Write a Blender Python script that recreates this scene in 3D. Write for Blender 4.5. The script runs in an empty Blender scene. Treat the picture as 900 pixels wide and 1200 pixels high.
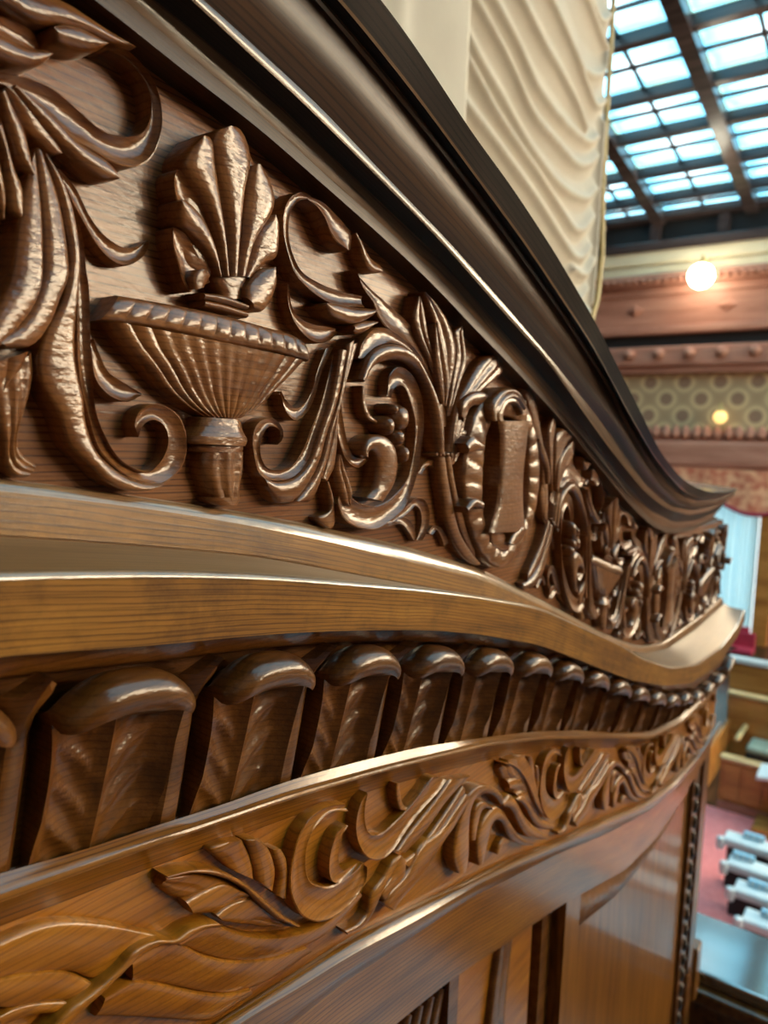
import bpy, bmesh, math, random
import numpy as np
from mathutils import Vector, Matrix
SC = bpy.context.scene
COL = SC.collection
random.seed(7)
ZC = 6.4            # eye height above the chamber floor

# ------------------------------------------------------------------ camera
cam_data = bpy.data.cameras.new('camera')
cam = bpy.data.objects.new('camera', cam_data); COL.objects.link(cam)
cam_data.sensor_fit = 'VERTICAL'; cam_data.sensor_height = 36.0; cam_data.sensor_width = 27.0
cam_data.lens = 867.0 / 1200.0 * 36.0
cam_data.clip_start = 0.02; cam_data.clip_end = 200
th, pit, rol = math.radians(35.5), math.radians(5.3), math.radians(2.2)
fw = Vector((math.cos(th) * math.cos(pit), math.sin(th) * math.cos(pit), -math.sin(pit)))
r0 = Vector((math.sin(th), -math.cos(th), 0)); u0 = r0.cross(fw)
rt = math.cos(rol) * r0 + math.sin(rol) * u0
up = -math.sin(rol) * r0 + math.cos(rol) * u0
m = Matrix((rt, up, -fw)).transposed().to_4x4(); m.translation = Vector((0, -0.4, ZC))
cam.matrix_world = m
cam_data.dof.use_dof = True; cam_data.dof.focus_distance = 0.54; cam_data.dof.aperture_fstop = 6.6
SC.camera = cam

# ------------------------------------------------------------------ world, light, exposure
SC.view_settings.view_transform = 'Standard'; SC.view_settings.look = 'None'
SC.view_settings.gamma = 1.0; SC.view_settings.use_curve_mapping = False
SC.view_settings.exposure = 0.12
w = bpy.data.worlds.new('world'); SC.world = w; w.use_nodes = True
w.node_tree.nodes['Background'].inputs[0].default_value = (0.75, 0.85, 1.0, 1)
w.node_tree.nodes['Background'].inputs[1].default_value = 0.6
SKY_L = 3.7          # radiance of the skylight panes
WIN_L = 30.0          # radiance of the added, unseen side windows
def lamp(name, loc, energy, color, radius):
    l = bpy.data.lights.new(name, 'POINT'); l.energy = energy; l.color = color; l.shadow_soft_size = radius
    o = bpy.data.objects.new(name, l); COL.objects.link(o); o.location = loc; return o

# ------------------------------------------------------------------ traced wall curves (metres along the wall, height relative to the eye)
LINES = {
    'c0': (0.0, [(0.2985, 0.2204), (0.3281, 0.2157), (0.3558, 0.2108), (0.4134, 0.2011), (0.5009, 0.1748), (0.5971, 0.1441), (0.6760, 0.1240), (0.7830, 0.0913), (0.8819, 0.0608), (1.0063, 0.0167), (1.1634, -0.0672), (1.3559, -0.1264), (1.4775, -0.1561), (1.6203, -0.1708), (1.8158, -0.1724), (2.0338, -0.1707)]),
    'c1': (0.022, [(0.2453, 0.2303), (0.2665, 0.2274), (0.2934, 0.2206), (0.3260, 0.2150), (0.3598, 0.2098), (0.3902, 0.2025), (0.4317, 0.1919), (0.4825, 0.1794), (0.5626, 0.1582), (0.6140, 0.1422), (0.6841, 0.1179), (0.7667, 0.0919), (0.9032, 0.0438), (1.0695, -0.0222), (1.2033, -0.0767), (1.3593, -0.1292), (1.4724, -0.1518), (1.6402, -0.1610), (1.8288, -0.1552), (1.9368, -0.1497)]),
    'c2': (0.0222, [(0.2641, 0.2392), (0.2961, 0.2317), (0.3277, 0.2253), (0.3593, 0.2193), (0.3897, 0.2114), (0.4461, 0.1962), (0.5214, 0.1790), (0.6062, 0.1565), (0.7079, 0.1195), (0.8302, 0.0774), (0.9864, 0.0226), (1.0942, -0.0197), (1.2386, -0.0781), (1.3674, -0.1219), (1.5004, -0.1446), (1.6734, -0.1524), (1.8675, -0.1415)]),
    'c3': (0.0246, [(0.2814, 0.2468), (0.3177, 0.2421), (0.3566, 0.2338), (0.3865, 0.2290), (0.4078, 0.2213), (0.4612, 0.2079), (0.5285, 0.1910), (0.6103, 0.1704), (0.7300, 0.1270), (0.8352, 0.0910), (1.0159, 0.0224), (1.0384, 0.0109), (1.1894, -0.0498), (1.3434, -0.1018), (1.5064, -0.1322), (1.6895, -0.1403), (1.8980, -0.1308)]),
    'c4': (0.045, [(0.2921, 0.2459), (0.3213, 0.2381), (0.3532, 0.2327), (0.3901, 0.2247), (0.4605, 0.2066), (0.5669, 0.1786), (0.7022, 0.1347), (0.8064, 0.1032), (0.9782, 0.0308), (1.1200, -0.0251), (1.2389, -0.0665), (1.3709, -0.0985), (1.5303, -0.1183), (1.7083, -0.1192), (1.8987, -0.1027)]),
    'c5': (0.0455, [(0.2996, 0.2493), (0.3318, 0.2436), (0.3564, 0.2380), (0.3962, 0.2314), (0.4716, 0.2100), (0.5789, 0.1814), (0.7124, 0.1398), (0.8249, 0.1033), (1.0470, 0.0239), (1.1278, -0.0122), (1.2597, -0.0600), (1.3961, -0.0935), (1.5598, -0.1097), (1.7440, -0.1097), (1.9221, -0.0933)]),
    'c6': (0.062, [(0.3776, 0.2818), (0.4154, 0.2718), (0.4721, 0.2565), (0.5392, 0.2390), (0.5822, 0.2251), (0.6715, 0.1965), (0.6977, 0.1884), (0.8108, 0.1479), (0.9799, 0.0808), (1.0162, 0.0559), (1.1671, -0.0114), (1.2669, -0.0478), (1.3851, -0.0778), (1.5108, -0.0942), (1.7006, -0.0953), (1.8689, -0.0823)]),
    'c7': (0.0632, [(0.3836, 0.2844), (0.4242, 0.2753), (0.4887, 0.2588), (0.5368, 0.2434), (0.5968, 0.2277), (0.7070, 0.1903), (0.8227, 0.1497), (1.0042, 0.0793), (1.0419, 0.0550), (1.1849, -0.0086), (1.2877, -0.0453), (1.4029, -0.0738), (1.5178, -0.0894), (1.7103, -0.0919), (1.8715, -0.0803)]),
    'c8': (0.076, [(0.3830, 0.2803), (0.4282, 0.2692), (0.4812, 0.2550), (0.5733, 0.2265), (0.6666, 0.1977), (0.8170, 0.1432), (0.8853, 0.1171), (1.0044, 0.0599), (1.1471, -0.0018), (1.2522, -0.0368), (1.3596, -0.0653), (1.4716, -0.0801), (1.6600, -0.0837), (1.8093, -0.0756)]),
    'c9': (0.086, [(0.4158, 0.2930), (0.4458, 0.2849), (0.4968, 0.2685), (0.5364, 0.2540), (0.6178, 0.2323), (0.7214, 0.1977), (0.8519, 0.1460), (0.9220, 0.1117), (1.0230, 0.0645), (1.1304, 0.0111), (1.1922, -0.0115), (1.2763, -0.0366), (1.3682, -0.0544), (1.4983, -0.0690), (1.6556, -0.0739), (1.7808, -0.0703)]),
    'l0': (0.004, [(0.2015, -0.0262), (0.2515, -0.0335), (0.3131, -0.0431), (0.3912, -0.0558), (0.4648, -0.0705), (0.5930, -0.0986), (0.7480, -0.1384), (0.9522, -0.2097), (1.1247, -0.2733), (1.2189, -0.3064), (1.3259, -0.3394), (1.4019, -0.3612), (1.5585, -0.3858), (1.8162, -0.3839), (2.0988, -0.3730)]),
    'l1': (0.012, [(0.1973, -0.0323), (0.2464, -0.0397), (0.3069, -0.0494), (0.3835, -0.0641), (0.4838, -0.0863), (0.5821, -0.1107), (0.7341, -0.1474), (0.9342, -0.2139), (1.1032, -0.2747), (1.1958, -0.3077), (1.3008, -0.3407), (1.3751, -0.3607), (1.5294, -0.3873), (1.7828, -0.3868), (2.0828, -0.3808)]),
    'l2': (0.014, [(0.1961, -0.0550), (0.2451, -0.0623), (0.3057, -0.0719), (0.3822, -0.0846), (0.4546, -0.1017), (0.5452, -0.1230), (0.6528, -0.1475), (0.7709, -0.1761), (0.9251, -0.2226), (1.0957, -0.2837), (1.2004, -0.3183), (1.2959, -0.3470), (1.4030, -0.3726), (1.5562, -0.3978), (1.7868, -0.4012), (2.0971, -0.3896)]),
    'l3': (0.058, [(0.1735, -0.0676), (0.2172, -0.0720), (0.2710, -0.0785), (0.3390, -0.0884), (0.4279, -0.1046), (0.5490, -0.1274), (0.6454, -0.1477), (0.8005, -0.1838), (0.9389, -0.2313), (1.1031, -0.2874), (1.2410, -0.3414), (1.4330, -0.4015), (1.6478, -0.4434), (1.9008, -0.4584), (2.0822, -0.4412), (2.1854, -0.4058)]),
    'l4': (0.058, [(0.1732, -0.1069), (0.2173, -0.1129), (0.2716, -0.1207), (0.3403, -0.1283), (0.4299, -0.1421), (0.5519, -0.1641), (0.6494, -0.1866), (0.8070, -0.2299), (0.9118, -0.2671), (1.0404, -0.3139), (1.1964, -0.3685), (1.3990, -0.4278), (1.5980, -0.4721), (1.8486, -0.4949), (2.0947, -0.4709), (2.2092, -0.4310)]),
    'l5': (0.04, [(0.1822, -0.1247), (0.2287, -0.1303), (0.2861, -0.1383), (0.3593, -0.1461), (0.4371, -0.1576), (0.5386, -0.1758), (0.6849, -0.2086), (0.8506, -0.2499), (1.0224, -0.3060), (1.2252, -0.3796), (1.4760, -0.4631), (1.7538, -0.5266), (2.0229, -0.5408), (2.2914, -0.4653)]),
    'l6': (0.02, [(0.1913, -0.2366), (0.2344, -0.2459), (0.2854, -0.2510), (0.3482, -0.2607), (0.4094, -0.2659), (0.4959, -0.2802), (0.6070, -0.3013), (0.7558, -0.3368), (0.8965, -0.3723), (1.0681, -0.4229), (1.2600, -0.4854), (1.4627, -0.5438), (1.6857, -0.5801), (1.9238, -0.5895), (2.2119, -0.5664)]),
    'l7': (0.024, [(0.1892, -0.2412), (0.2319, -0.2474), (0.2824, -0.2540), (0.3447, -0.2643), (0.4054, -0.2714), (0.5426, -0.2958), (0.7483, -0.3375), (0.9252, -0.3835), (1.1781, -0.4601), (1.4486, -0.5436), (1.6856, -0.5849), (1.9258, -0.5956), (2.2171, -0.5741)]),
    'l8': (0.028, [(0.1871, -0.2481), (0.2258, -0.2533), (0.2713, -0.2584), (0.3258, -0.2657), (0.4014, -0.2761), (0.5372, -0.2993), (0.7410, -0.3402), (0.9164, -0.3868), (1.1543, -0.4596), (1.4359, -0.5489), (1.6942, -0.5941), (1.9387, -0.6068), (2.2235, -0.5845)]),
    'l9': (0.012, [(0.1950, -0.2726), (0.2355, -0.2782), (0.2831, -0.2835), (0.3401, -0.2919), (0.4364, -0.3058), (0.5614, -0.3278), (0.7749, -0.3735), (0.9583, -0.4203), (1.1560, -0.4832), (1.4276, -0.5643), (1.6685, -0.6102), (1.9004, -0.6264), (2.1881, -0.6333)]),
    'l10': (0.012, [(0.3536, -0.4332), (0.4420, -0.4456), (0.5156, -0.4547), (0.6333, -0.4811), (0.7467, -0.5098), (0.8640, -0.5352), (1.0220, -0.5785), (1.2326, -0.6289), (1.4566, -0.6894), (1.7016, -0.7298), (1.9379, -0.7432), (2.2220, -0.7236), (2.3617, -0.6844)]),
    'l10b': (0.026, [(0.3812, -0.4371), (0.4267, -0.4463), (0.4980, -0.4575), (0.6120, -0.4839), (0.7211, -0.5044), (0.8346, -0.5304), (0.9870, -0.5701), (1.1909, -0.6208), (1.4195, -0.6842), (1.6612, -0.7286), (1.8936, -0.7422), (2.1852, -0.7243), (2.3189, -0.6729)]),
    'l11': (0.016, [(0.4393, -0.4874), (0.5000, -0.4905), (0.5530, -0.5007), (0.5927, -0.5063), (0.7416, -0.5301), (0.8587, -0.5595), (1.0153, -0.5982), (1.2269, -0.6592), (1.5100, -0.7287), (1.7150, -0.7556), (1.9577, -0.7755), (2.2339, -0.7484), (2.3702, -0.6961)]),
    'l12': (0.014, [(0.6019, -0.5960), (0.7132, -0.6149), (0.8486, -0.6499), (1.0346, -0.6935), (1.1073, -0.7135), (1.3772, -0.7940), (1.5902, -0.8244), (1.8029, -0.8226), (2.0124, -0.8016), (2.1928, -0.7616)]),
}
STROKES = [
    ('acanthus_spray', 'scroll', 'gouge', (16.0, 20.0, 16.0, 16.0), 5, 2,
     [(0.1995, 0.1705), (0.2145, 0.1686), (0.2268, 0.1629), (0.237, 0.1565), (0.2491, 0.1545), (0.2603, 0.1523), (0.2736, 0.1538), (0.2859, 0.1632), (0.2928, 0.1797), (0.2928, 0.194), (0.2879, 0.2049), (0.2797, 0.2116), (0.2688, 0.2153), (0.2541, 0.2107)],
     [(0.1973, 0.1755), (0.2112, 0.1787), (0.2259, 0.1789), (0.2389, 0.1744), (0.2527, 0.1687), (0.2657, 0.1687), (0.2779, 0.1738), (0.2841, 0.1813), (0.2869, 0.1911), (0.2847, 0.2018), (0.2776, 0.209), (0.2692, 0.2124), (0.2625, 0.2128), (0.2553, 0.2119)]),
    ('acanthus_spray', 'leaf_lobe', 'round', (14.0, 14.0, 16.0, 14.0), 4, 2,
     [(0.2028, 0.169), (0.2122, 0.1615), (0.2219, 0.1548), (0.2296, 0.1504), (0.2375, 0.1465), (0.247, 0.1429), (0.2555, 0.1414), (0.2643, 0.1444)],
     [(0.2041, 0.1718), (0.2149, 0.1683), (0.2275, 0.1628), (0.2381, 0.1566), (0.2492, 0.1544), (0.2572, 0.1528), (0.2626, 0.1495), (0.2646, 0.1452)]),
    ('acanthus_spray', 'leaf_lobe', 'round', (12.0, 12.0, 14.0, 10.0), 4, 2,
     [(0.1993, 0.1681), (0.2049, 0.1615), (0.2108, 0.1536), (0.2181, 0.1493), (0.2256, 0.146), (0.2301, 0.1475)],
     [(0.2017, 0.1708), (0.2126, 0.1697), (0.2216, 0.1642), (0.2284, 0.1575), (0.2317, 0.1518), (0.2317, 0.1484)]),
    ('acanthus_spray', 'leaf_lobe', 'round', (18.0, 14.0, 18.0, 14.0), 5, 2,
     [(0.1939, 0.1625), (0.1966, 0.153), (0.2015, 0.1418), (0.2061, 0.1335), (0.2126, 0.1301)],
     [(0.1973, 0.166), (0.2023, 0.1594), (0.208, 0.1518), (0.2121, 0.1411), (0.2141, 0.1317)]),
    ('acanthus_spray', 'leaf_lobe', 'round', (16.0, 12.0, 16.0, 12.0), 5, 2,
     [(0.1936, 0.1435), (0.1974, 0.1341), (0.2001, 0.1185), (0.2017, 0.1101), (0.2075, 0.1067)],
     [(0.1959, 0.153), (0.2031, 0.1337), (0.2089, 0.1233), (0.21, 0.1124), (0.2087, 0.1074)]),
    ('acanthus_spray', 'leaf_lobe', 'round', (14.0, 10.0, 14.0, 10.0), 4, 2,
     [(0.1933, 0.1242), (0.1964, 0.1122), (0.1985, 0.1052)],
     [(0.1968, 0.1341), (0.2013, 0.1181), (0.2008, 0.107)]),
    ('acanthus_spray', 'leaf', 'round', (20.0, 16.0, 14.0, 14.0), 6, 2,
     [(0.189, 0.2044), (0.1958, 0.2052), (0.2051, 0.2044), (0.2148, 0.2053), (0.2275, 0.2101), (0.2435, 0.2135), (0.2564, 0.214), (0.2706, 0.2179)],
     [(0.1943, 0.2218), (0.2055, 0.22), (0.2198, 0.2237), (0.2336, 0.2248), (0.2442, 0.2234), (0.2552, 0.2219), (0.2653, 0.221), (0.2736, 0.2191)]),
    ('acanthus_spray', 'leaf_lobe', 'round', (18.0, 16.0, 18.0, 16.0), 5, 2,
     [(0.2217, 0.2046), (0.225, 0.2006), (0.2329, 0.2013), (0.2424, 0.2038), (0.2509, 0.2084), (0.2546, 0.2124)],
     [(0.2217, 0.2066), (0.2288, 0.2119), (0.2368, 0.2145), (0.2465, 0.2149), (0.2523, 0.214), (0.2551, 0.2134)]),
    ('acanthus_spray', 'leaf_lobe', 'gouge', (16.0, 12.0, 16.0, 12.0), 4, 2,
     [(0.1908, 0.1903), (0.198, 0.1921), (0.2053, 0.1924), (0.2129, 0.1938), (0.2208, 0.1966)],
     [(0.1909, 0.2008), (0.1981, 0.2028), (0.2066, 0.2049), (0.2154, 0.2043), (0.2214, 0.1977)]),
    ('acanthus_spray', 'leaf_lobe', 'round', (18.0, 14.0, 18.0, 14.0), 5, 2,
     [(0.1908, 0.1792), (0.1967, 0.1798), (0.2051, 0.1811), (0.2138, 0.1843), (0.2204, 0.1892), (0.2236, 0.1942)],
     [(0.1909, 0.1908), (0.1968, 0.1916), (0.204, 0.1912), (0.2115, 0.1925), (0.2204, 0.1955), (0.2236, 0.1947)]),
    ('acanthus_leaf', 'leaf_fold', 'round', (14.0, 20.0, 15.0, 20.0), 3, 2,
     [(0.2101, 0.1282), (0.2051, 0.1028), (0.2008, 0.0791), (0.1942, 0.0631), (0.1879, 0.0508), (0.1861, 0.0427)],
     [(0.2151, 0.1455), (0.2182, 0.1118), (0.2182, 0.0826), (0.2171, 0.0741), (0.2116, 0.0625), (0.2026, 0.0507), (0.194, 0.0415)]),
    ('acanthus_leaf', 'leaf_fold', 'round', (15.0, 20.0, 14.0, 19.0), 3, 2,
     [(0.2151, 0.1455), (0.2182, 0.1118), (0.2182, 0.0826), (0.2171, 0.0811), (0.2116, 0.0649), (0.2026, 0.0518), (0.1917, 0.0434)],
     [(0.2194, 0.1436), (0.2266, 0.1283), (0.2313, 0.1094), (0.2336, 0.0858), (0.2319, 0.0794), (0.2282, 0.0714), (0.2213, 0.0558), (0.2114, 0.0438), (0.1979, 0.0409)]),
    ('acanthus_leaf', 'leaf_fold', 'round', (13.0, 17.0, 14.0, 15.0), 3, 2,
     [(0.22, 0.144), (0.2274, 0.1288), (0.2324, 0.1099), (0.2349, 0.0924), (0.2334, 0.086), (0.2299, 0.0707), (0.2212, 0.0536), (0.2169, 0.0411), (0.2172, 0.0279), (0.2213, 0.0185), (0.2277, 0.0091), (0.2335, -0.007), (0.2474, -0.0197), (0.2591, -0.0297), (0.2777, -0.0349), (0.2908, -0.0335), (0.2957, -0.0309)],
     [(0.2219, 0.1444), (0.2314, 0.1334), (0.2374, 0.1195), (0.2407, 0.1022), (0.2414, 0.09), (0.2406, 0.08), (0.2399, 0.0712), (0.2385, 0.0586), (0.2384, 0.0436), (0.2405, 0.0301), (0.2432, 0.0189), (0.2446, 0.0061), (0.2511, -0.0105), (0.2631, -0.0211), (0.2756, -0.0274), (0.2888, -0.0304), (0.2973, -0.0303)]),
    ('acanthus_leaf', 'scroll', 'gouge', (12.0, 14.0, 13.0, 13.0), 4, 2,
     [(0.223, 0.1452), (0.2326, 0.1341), (0.2386, 0.1201), (0.2419, 0.1027), (0.2425, 0.0905), (0.2418, 0.0804), (0.241, 0.0591), (0.2424, 0.0303), (0.2487, 0.0063), (0.2553, -0.0105), (0.2659, -0.0205), (0.2802, -0.0285), (0.2987, -0.0312), (0.3101, -0.0258), (0.3178, -0.0163), (0.3193, -0.0022), (0.3138, 0.0108), (0.3029, 0.0177), (0.29, 0.0187), (0.2812, 0.0131), (0.2783, 0.0056), (0.2812, -0.0021)],
     [(0.2244, 0.1443), (0.2341, 0.1332), (0.2415, 0.1184), (0.2456, 0.1034), (0.247, 0.0913), (0.2489, 0.0817), (0.2495, 0.0603), (0.251, 0.0298), (0.2529, 0.0117), (0.2597, -0.0038), (0.2674, -0.0144), (0.2769, -0.0206), (0.2876, -0.0239), (0.2961, -0.0192), (0.3029, -0.0098), (0.304, 0.0003), (0.2992, 0.007), (0.2923, 0.0089), (0.2865, 0.006), (0.284, 0.0031), (0.2829, 0.0003), (0.2821, -0.0021)]),
    ('acanthus_leaf', 'leaf_lobe', 'gouge', (10.0, 13.0, 8.0, 10.0), 3, 2,
     [(0.228, 0.1401), (0.2369, 0.1296), (0.2463, 0.1162), (0.2545, 0.1057), (0.2646, 0.099), (0.275, 0.0992), (0.2858, 0.1075), (0.2886, 0.1158)],
     [(0.2338, 0.142), (0.2437, 0.1343), (0.2519, 0.1217), (0.2605, 0.1138), (0.2709, 0.1098), (0.28, 0.1112), (0.2862, 0.1153), (0.29, 0.1175)]),
    ('acanthus_leaf', 'leaf_lobe', 'gouge', (10.0, 12.0, 8.0, 10.0), 3, 2,
     [(0.2519, 0.048), (0.2531, 0.0326), (0.2565, 0.0264), (0.2653, 0.0204), (0.276, 0.0192), (0.2846, 0.0239)],
     [(0.2546, 0.0536), (0.2581, 0.0462), (0.2638, 0.0363), (0.2713, 0.0317), (0.279, 0.0283), (0.2865, 0.0247)]),
    ('acanthus_leaf', 'leaf_lobe', 'flute:3', (12.0, 9.0, 10.0, 8.0), 4, 2,
     [(0.1909, 0.022), (0.1956, 0.0038), (0.1988, -0.0079), (0.1996, -0.0174), (0.2046, -0.0253), (0.2118, -0.0258)],
     [(0.2161, 0.0423), (0.2169, 0.0292), (0.2126, 0.0131), (0.2083, 0.0008), (0.2085, -0.0102), (0.2181, -0.0187)]),
    ('acanthus_leaf', 'leaf_lobe', 'flute:2', (13.0, 9.0, 13.0, 9.0), 4, 2,
     [(0.1871, 0.0308), (0.1899, 0.0197), (0.1916, 0.0083), (0.1933, -0.0034)],
     [(0.2132, 0.0419), (0.2101, 0.0332), (0.2011, 0.0229), (0.1969, 0.0085)]),
    ('urn', 'shell_lobe', 'round', (18.0, 18.0, 14.0, 18.0), 4, 2,
     [(0.3171, 0.0924), (0.315, 0.0996), (0.3189, 0.105), (0.3248, 0.1062)],
     [(0.3285, 0.0964), (0.3313, 0.1016), (0.3322, 0.1047), (0.3252, 0.106)]),
    ('urn', 'shell_lobe', 'gouge', (16.0, 18.0, 12.0, 18.0), 4, 2,
     [(0.3178, 0.0912), (0.3114, 0.0975), (0.307, 0.1071), (0.3027, 0.118), (0.3022, 0.1266)],
     [(0.3373, 0.1015), (0.3306, 0.111), (0.3211, 0.1196), (0.3119, 0.1263), (0.3031, 0.1276)]),
    ('urn', 'shell_lobe', 'round', (13.0, 19.0, 13.0, 19.0), 5, 2,
     [(0.3396, 0.105), (0.3279, 0.1181), (0.3167, 0.1246), (0.3061, 0.1293), (0.3031, 0.1357), (0.303, 0.1421)],
     [(0.3427, 0.1056), (0.3382, 0.1204), (0.3285, 0.1351), (0.3174, 0.1427), (0.3067, 0.1448), (0.3036, 0.1425)]),
    ('urn', 'shell_lobe', 'gouge', (14.0, 19.0, 14.0, 19.0), 4, 2,
     [(0.3397, 0.105), (0.3332, 0.1224), (0.322, 0.1349), (0.3055, 0.1438), (0.3018, 0.1557), (0.3037, 0.1612)],
     [(0.344, 0.1058), (0.3372, 0.1296), (0.3257, 0.1465), (0.3148, 0.1568), (0.3063, 0.1629), (0.304, 0.1616)]),
    ('urn', 'shell_lobe', 'round', (14.0, 20.0, 14.0, 20.0), 6, 2,
     [(0.3429, 0.1056), (0.3352, 0.1291), (0.3237, 0.1475), (0.311, 0.1586), (0.3066, 0.1659), (0.31, 0.1748), (0.3176, 0.1845)],
     [(0.3483, 0.1067), (0.3435, 0.1326), (0.3372, 0.1574), (0.3328, 0.1744), (0.3297, 0.186), (0.3253, 0.1881), (0.3186, 0.1856)]),
    ('urn', 'shell_lobe', 'round', (15.0, 21.0, 15.0, 21.0), 7, 2,
     [(0.3463, 0.1062), (0.3436, 0.1309), (0.3366, 0.157), (0.33, 0.1732), (0.3276, 0.1902), (0.3366, 0.1969)],
     [(0.354, 0.1077), (0.3557, 0.1339), (0.3584, 0.1634), (0.3625, 0.1836), (0.359, 0.195), (0.3512, 0.2012), (0.3387, 0.1978)]),
    ('urn', 'shell_lobe', 'round', (14.0, 19.0, 14.0, 19.0), 6, 2,
     [(0.3549, 0.108), (0.3576, 0.1312), (0.3596, 0.1557), (0.3588, 0.1729), (0.3616, 0.1815)],
     [(0.3628, 0.1095), (0.3703, 0.1342), (0.3842, 0.1542), (0.3882, 0.166), (0.3821, 0.1782), (0.3707, 0.1852)]),
    ('urn', 'shell_lobe', 'round', (14.0, 18.0, 14.0, 18.0), 5, 2,
     [(0.3605, 0.1091), (0.366, 0.1233), (0.3692, 0.1388), (0.3797, 0.1512), (0.3846, 0.1557)],
     [(0.3685, 0.1099), (0.3804, 0.1214), (0.3929, 0.1292), (0.394, 0.1447), (0.3917, 0.1526), (0.3858, 0.1563)]),
    ('urn', 'shell_lobe', 'round', (18.0, 18.0, 18.0, 18.0), 5, 2,
     [(0.3605, 0.0956), (0.3614, 0.1023), (0.3681, 0.1102), (0.3773, 0.1179), (0.3858, 0.1205)],
     [(0.3688, 0.0887), (0.3783, 0.0886), (0.3877, 0.1004), (0.391, 0.1114), (0.387, 0.1205)]),
    ('urn', 'shell_body', 'round', (9.0, 15.0, 9.0, 15.0), 4, 2,
     [(0.3409, 0.1057), (0.3157, 0.1082), (0.309, 0.1203), (0.3085, 0.138), (0.3086, 0.1557), (0.3134, 0.1733), (0.3235, 0.1873), (0.342, 0.199)],
     [(0.3721, 0.1119), (0.3877, 0.1235), (0.3963, 0.1408), (0.3911, 0.1651), (0.3809, 0.1805), (0.3661, 0.1944), (0.3569, 0.2022), (0.3441, 0.2)]),
    ('urn', 'shell_base', 'round', (11.0, 11.0, 11.0, 11.0), 5, 2,
     [(0.3386, 0.1114), (0.3388, 0.1035), (0.3437, 0.0964), (0.3448, 0.0925)],
     [(0.3747, 0.1189), (0.3731, 0.1085), (0.3686, 0.101), (0.3674, 0.0949)]),
    ('urn', 'collar', 'round', (14.0, 14.0, 14.0, 14.0), 6, 2,
     [(0.3255, 0.0923), (0.3432, 0.094), (0.3644, 0.092)],
     [(0.3266, 0.0883), (0.3412, 0.0883), (0.3645, 0.0874)]),
    ('urn', 'collar', 'round', (12.0, 12.0, 12.0, 12.0), 5, 2,
     [(0.3287, 0.0889), (0.3451, 0.0892), (0.3664, 0.0875)],
     [(0.3288, 0.0837), (0.3474, 0.0835), (0.3677, 0.0826)]),
    ('urn', 'bowl', 'flute:13', (15.0, 7.0, 15.0, 7.0), 8, 1.7,
     [(0.2592, 0.0641), (0.2685, 0.0542), (0.2852, 0.0417), (0.2993, 0.0295), (0.3162, 0.0198), (0.334, 0.0131)],
     [(0.428, 0.0601), (0.4178, 0.0503), (0.4014, 0.0361), (0.3906, 0.0263), (0.38, 0.0186), (0.3697, 0.0137)]),
    ('urn', 'rim', 'bead:13', (14.0, 14.0, 17.0, 17.0), 5, 2,
     [(0.2654, 0.0799), (0.3013, 0.0812), (0.3413, 0.0816), (0.3875, 0.0795), (0.4133, 0.0779), (0.4272, 0.0734)],
     [(0.2518, 0.0635), (0.2847, 0.0643), (0.3145, 0.064), (0.3349, 0.0629), (0.3658, 0.0623), (0.3951, 0.0621), (0.4286, 0.0596)]),
    ('urn', 'stem', 'round', (11.0, 14.0, 11.0, 14.0), 8, 2,
     [(0.3296, 0.0126), (0.3263, 0.0059), (0.3211, 0.0002)],
     [(0.3659, 0.0123), (0.3666, 0.0058), (0.3693, 0.0004)]),
    ('urn', 'collar', 'round', (15.0, 15.0, 15.0, 15.0), 8, 2,
     [(0.3199, 0.0001), (0.3189, -0.0031), (0.3198, -0.005)],
     [(0.3688, 0.0004), (0.3696, -0.0027), (0.3678, -0.0057)]),
    ('urn', 'collar', 'round', (11.0, 11.0, 11.0, 11.0), 7, 2,
     [(0.3264, -0.0054), (0.3258, -0.0074), (0.3273, -0.0103)],
     [(0.3697, -0.0054), (0.3698, -0.008), (0.3684, -0.0101)]),
    ('urn', 'stem', 'flute:3', (9.0, 9.0, 9.0, 9.0), 8, 3,
     [(0.3317, -0.0103), (0.3309, -0.0219), (0.3353, -0.0319), (0.3398, -0.0413), (0.342, -0.0431)],
     [(0.3713, -0.0098), (0.3711, -0.0221), (0.3677, -0.0344), (0.3674, -0.0414), (0.3665, -0.0441)]),
    ('urn', 'stem', 'round', (11.0, 11.0, 11.0, 11.0), 7, 2,
     [(0.3372, -0.0411), (0.3381, -0.0436), (0.3425, -0.0463)],
     [(0.366, -0.0412), (0.3665, -0.0439), (0.364, -0.0473)]),
    ('scroll_leaf', 'leaf_blade', 'gouge', (17.0, 19.0, 15.0, 17.0), 3, 2,
     [(0.4247, 0.1782), (0.4351, 0.1756), (0.4437, 0.1694), (0.4504, 0.1612), (0.4595, 0.1555), (0.4735, 0.1518)],
     [(0.4289, 0.1818), (0.446, 0.1816), (0.4619, 0.1759), (0.4736, 0.1701), (0.4787, 0.1655), (0.4779, 0.1541)]),
    ('scroll_leaf', 'scroll', 'gouge', (17.0, 15.0, 15.0, 13.0), 3, 2,
     [(0.4288, 0.1821), (0.4164, 0.1813), (0.4058, 0.1737), (0.4004, 0.1636), (0.4002, 0.1491), (0.4059, 0.1344), (0.4137, 0.1226), (0.429, 0.1145), (0.4518, 0.1086), (0.4733, 0.1087), (0.5012, 0.1123)],
     [(0.429, 0.18), (0.4189, 0.1759), (0.4112, 0.1681), (0.4082, 0.158), (0.4092, 0.1462), (0.4146, 0.1352), (0.4241, 0.1263), (0.4397, 0.1224), (0.4605, 0.1206), (0.4825, 0.121), (0.5006, 0.122)]),
    ('scroll_leaf', 'leaf_lobe', 'round', (12.0, 12.0, 10.0, 10.0), 4, 2,
     [(0.4845, 0.1682), (0.492, 0.1602), (0.4976, 0.1508), (0.5085, 0.1438), (0.522, 0.145)],
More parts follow.
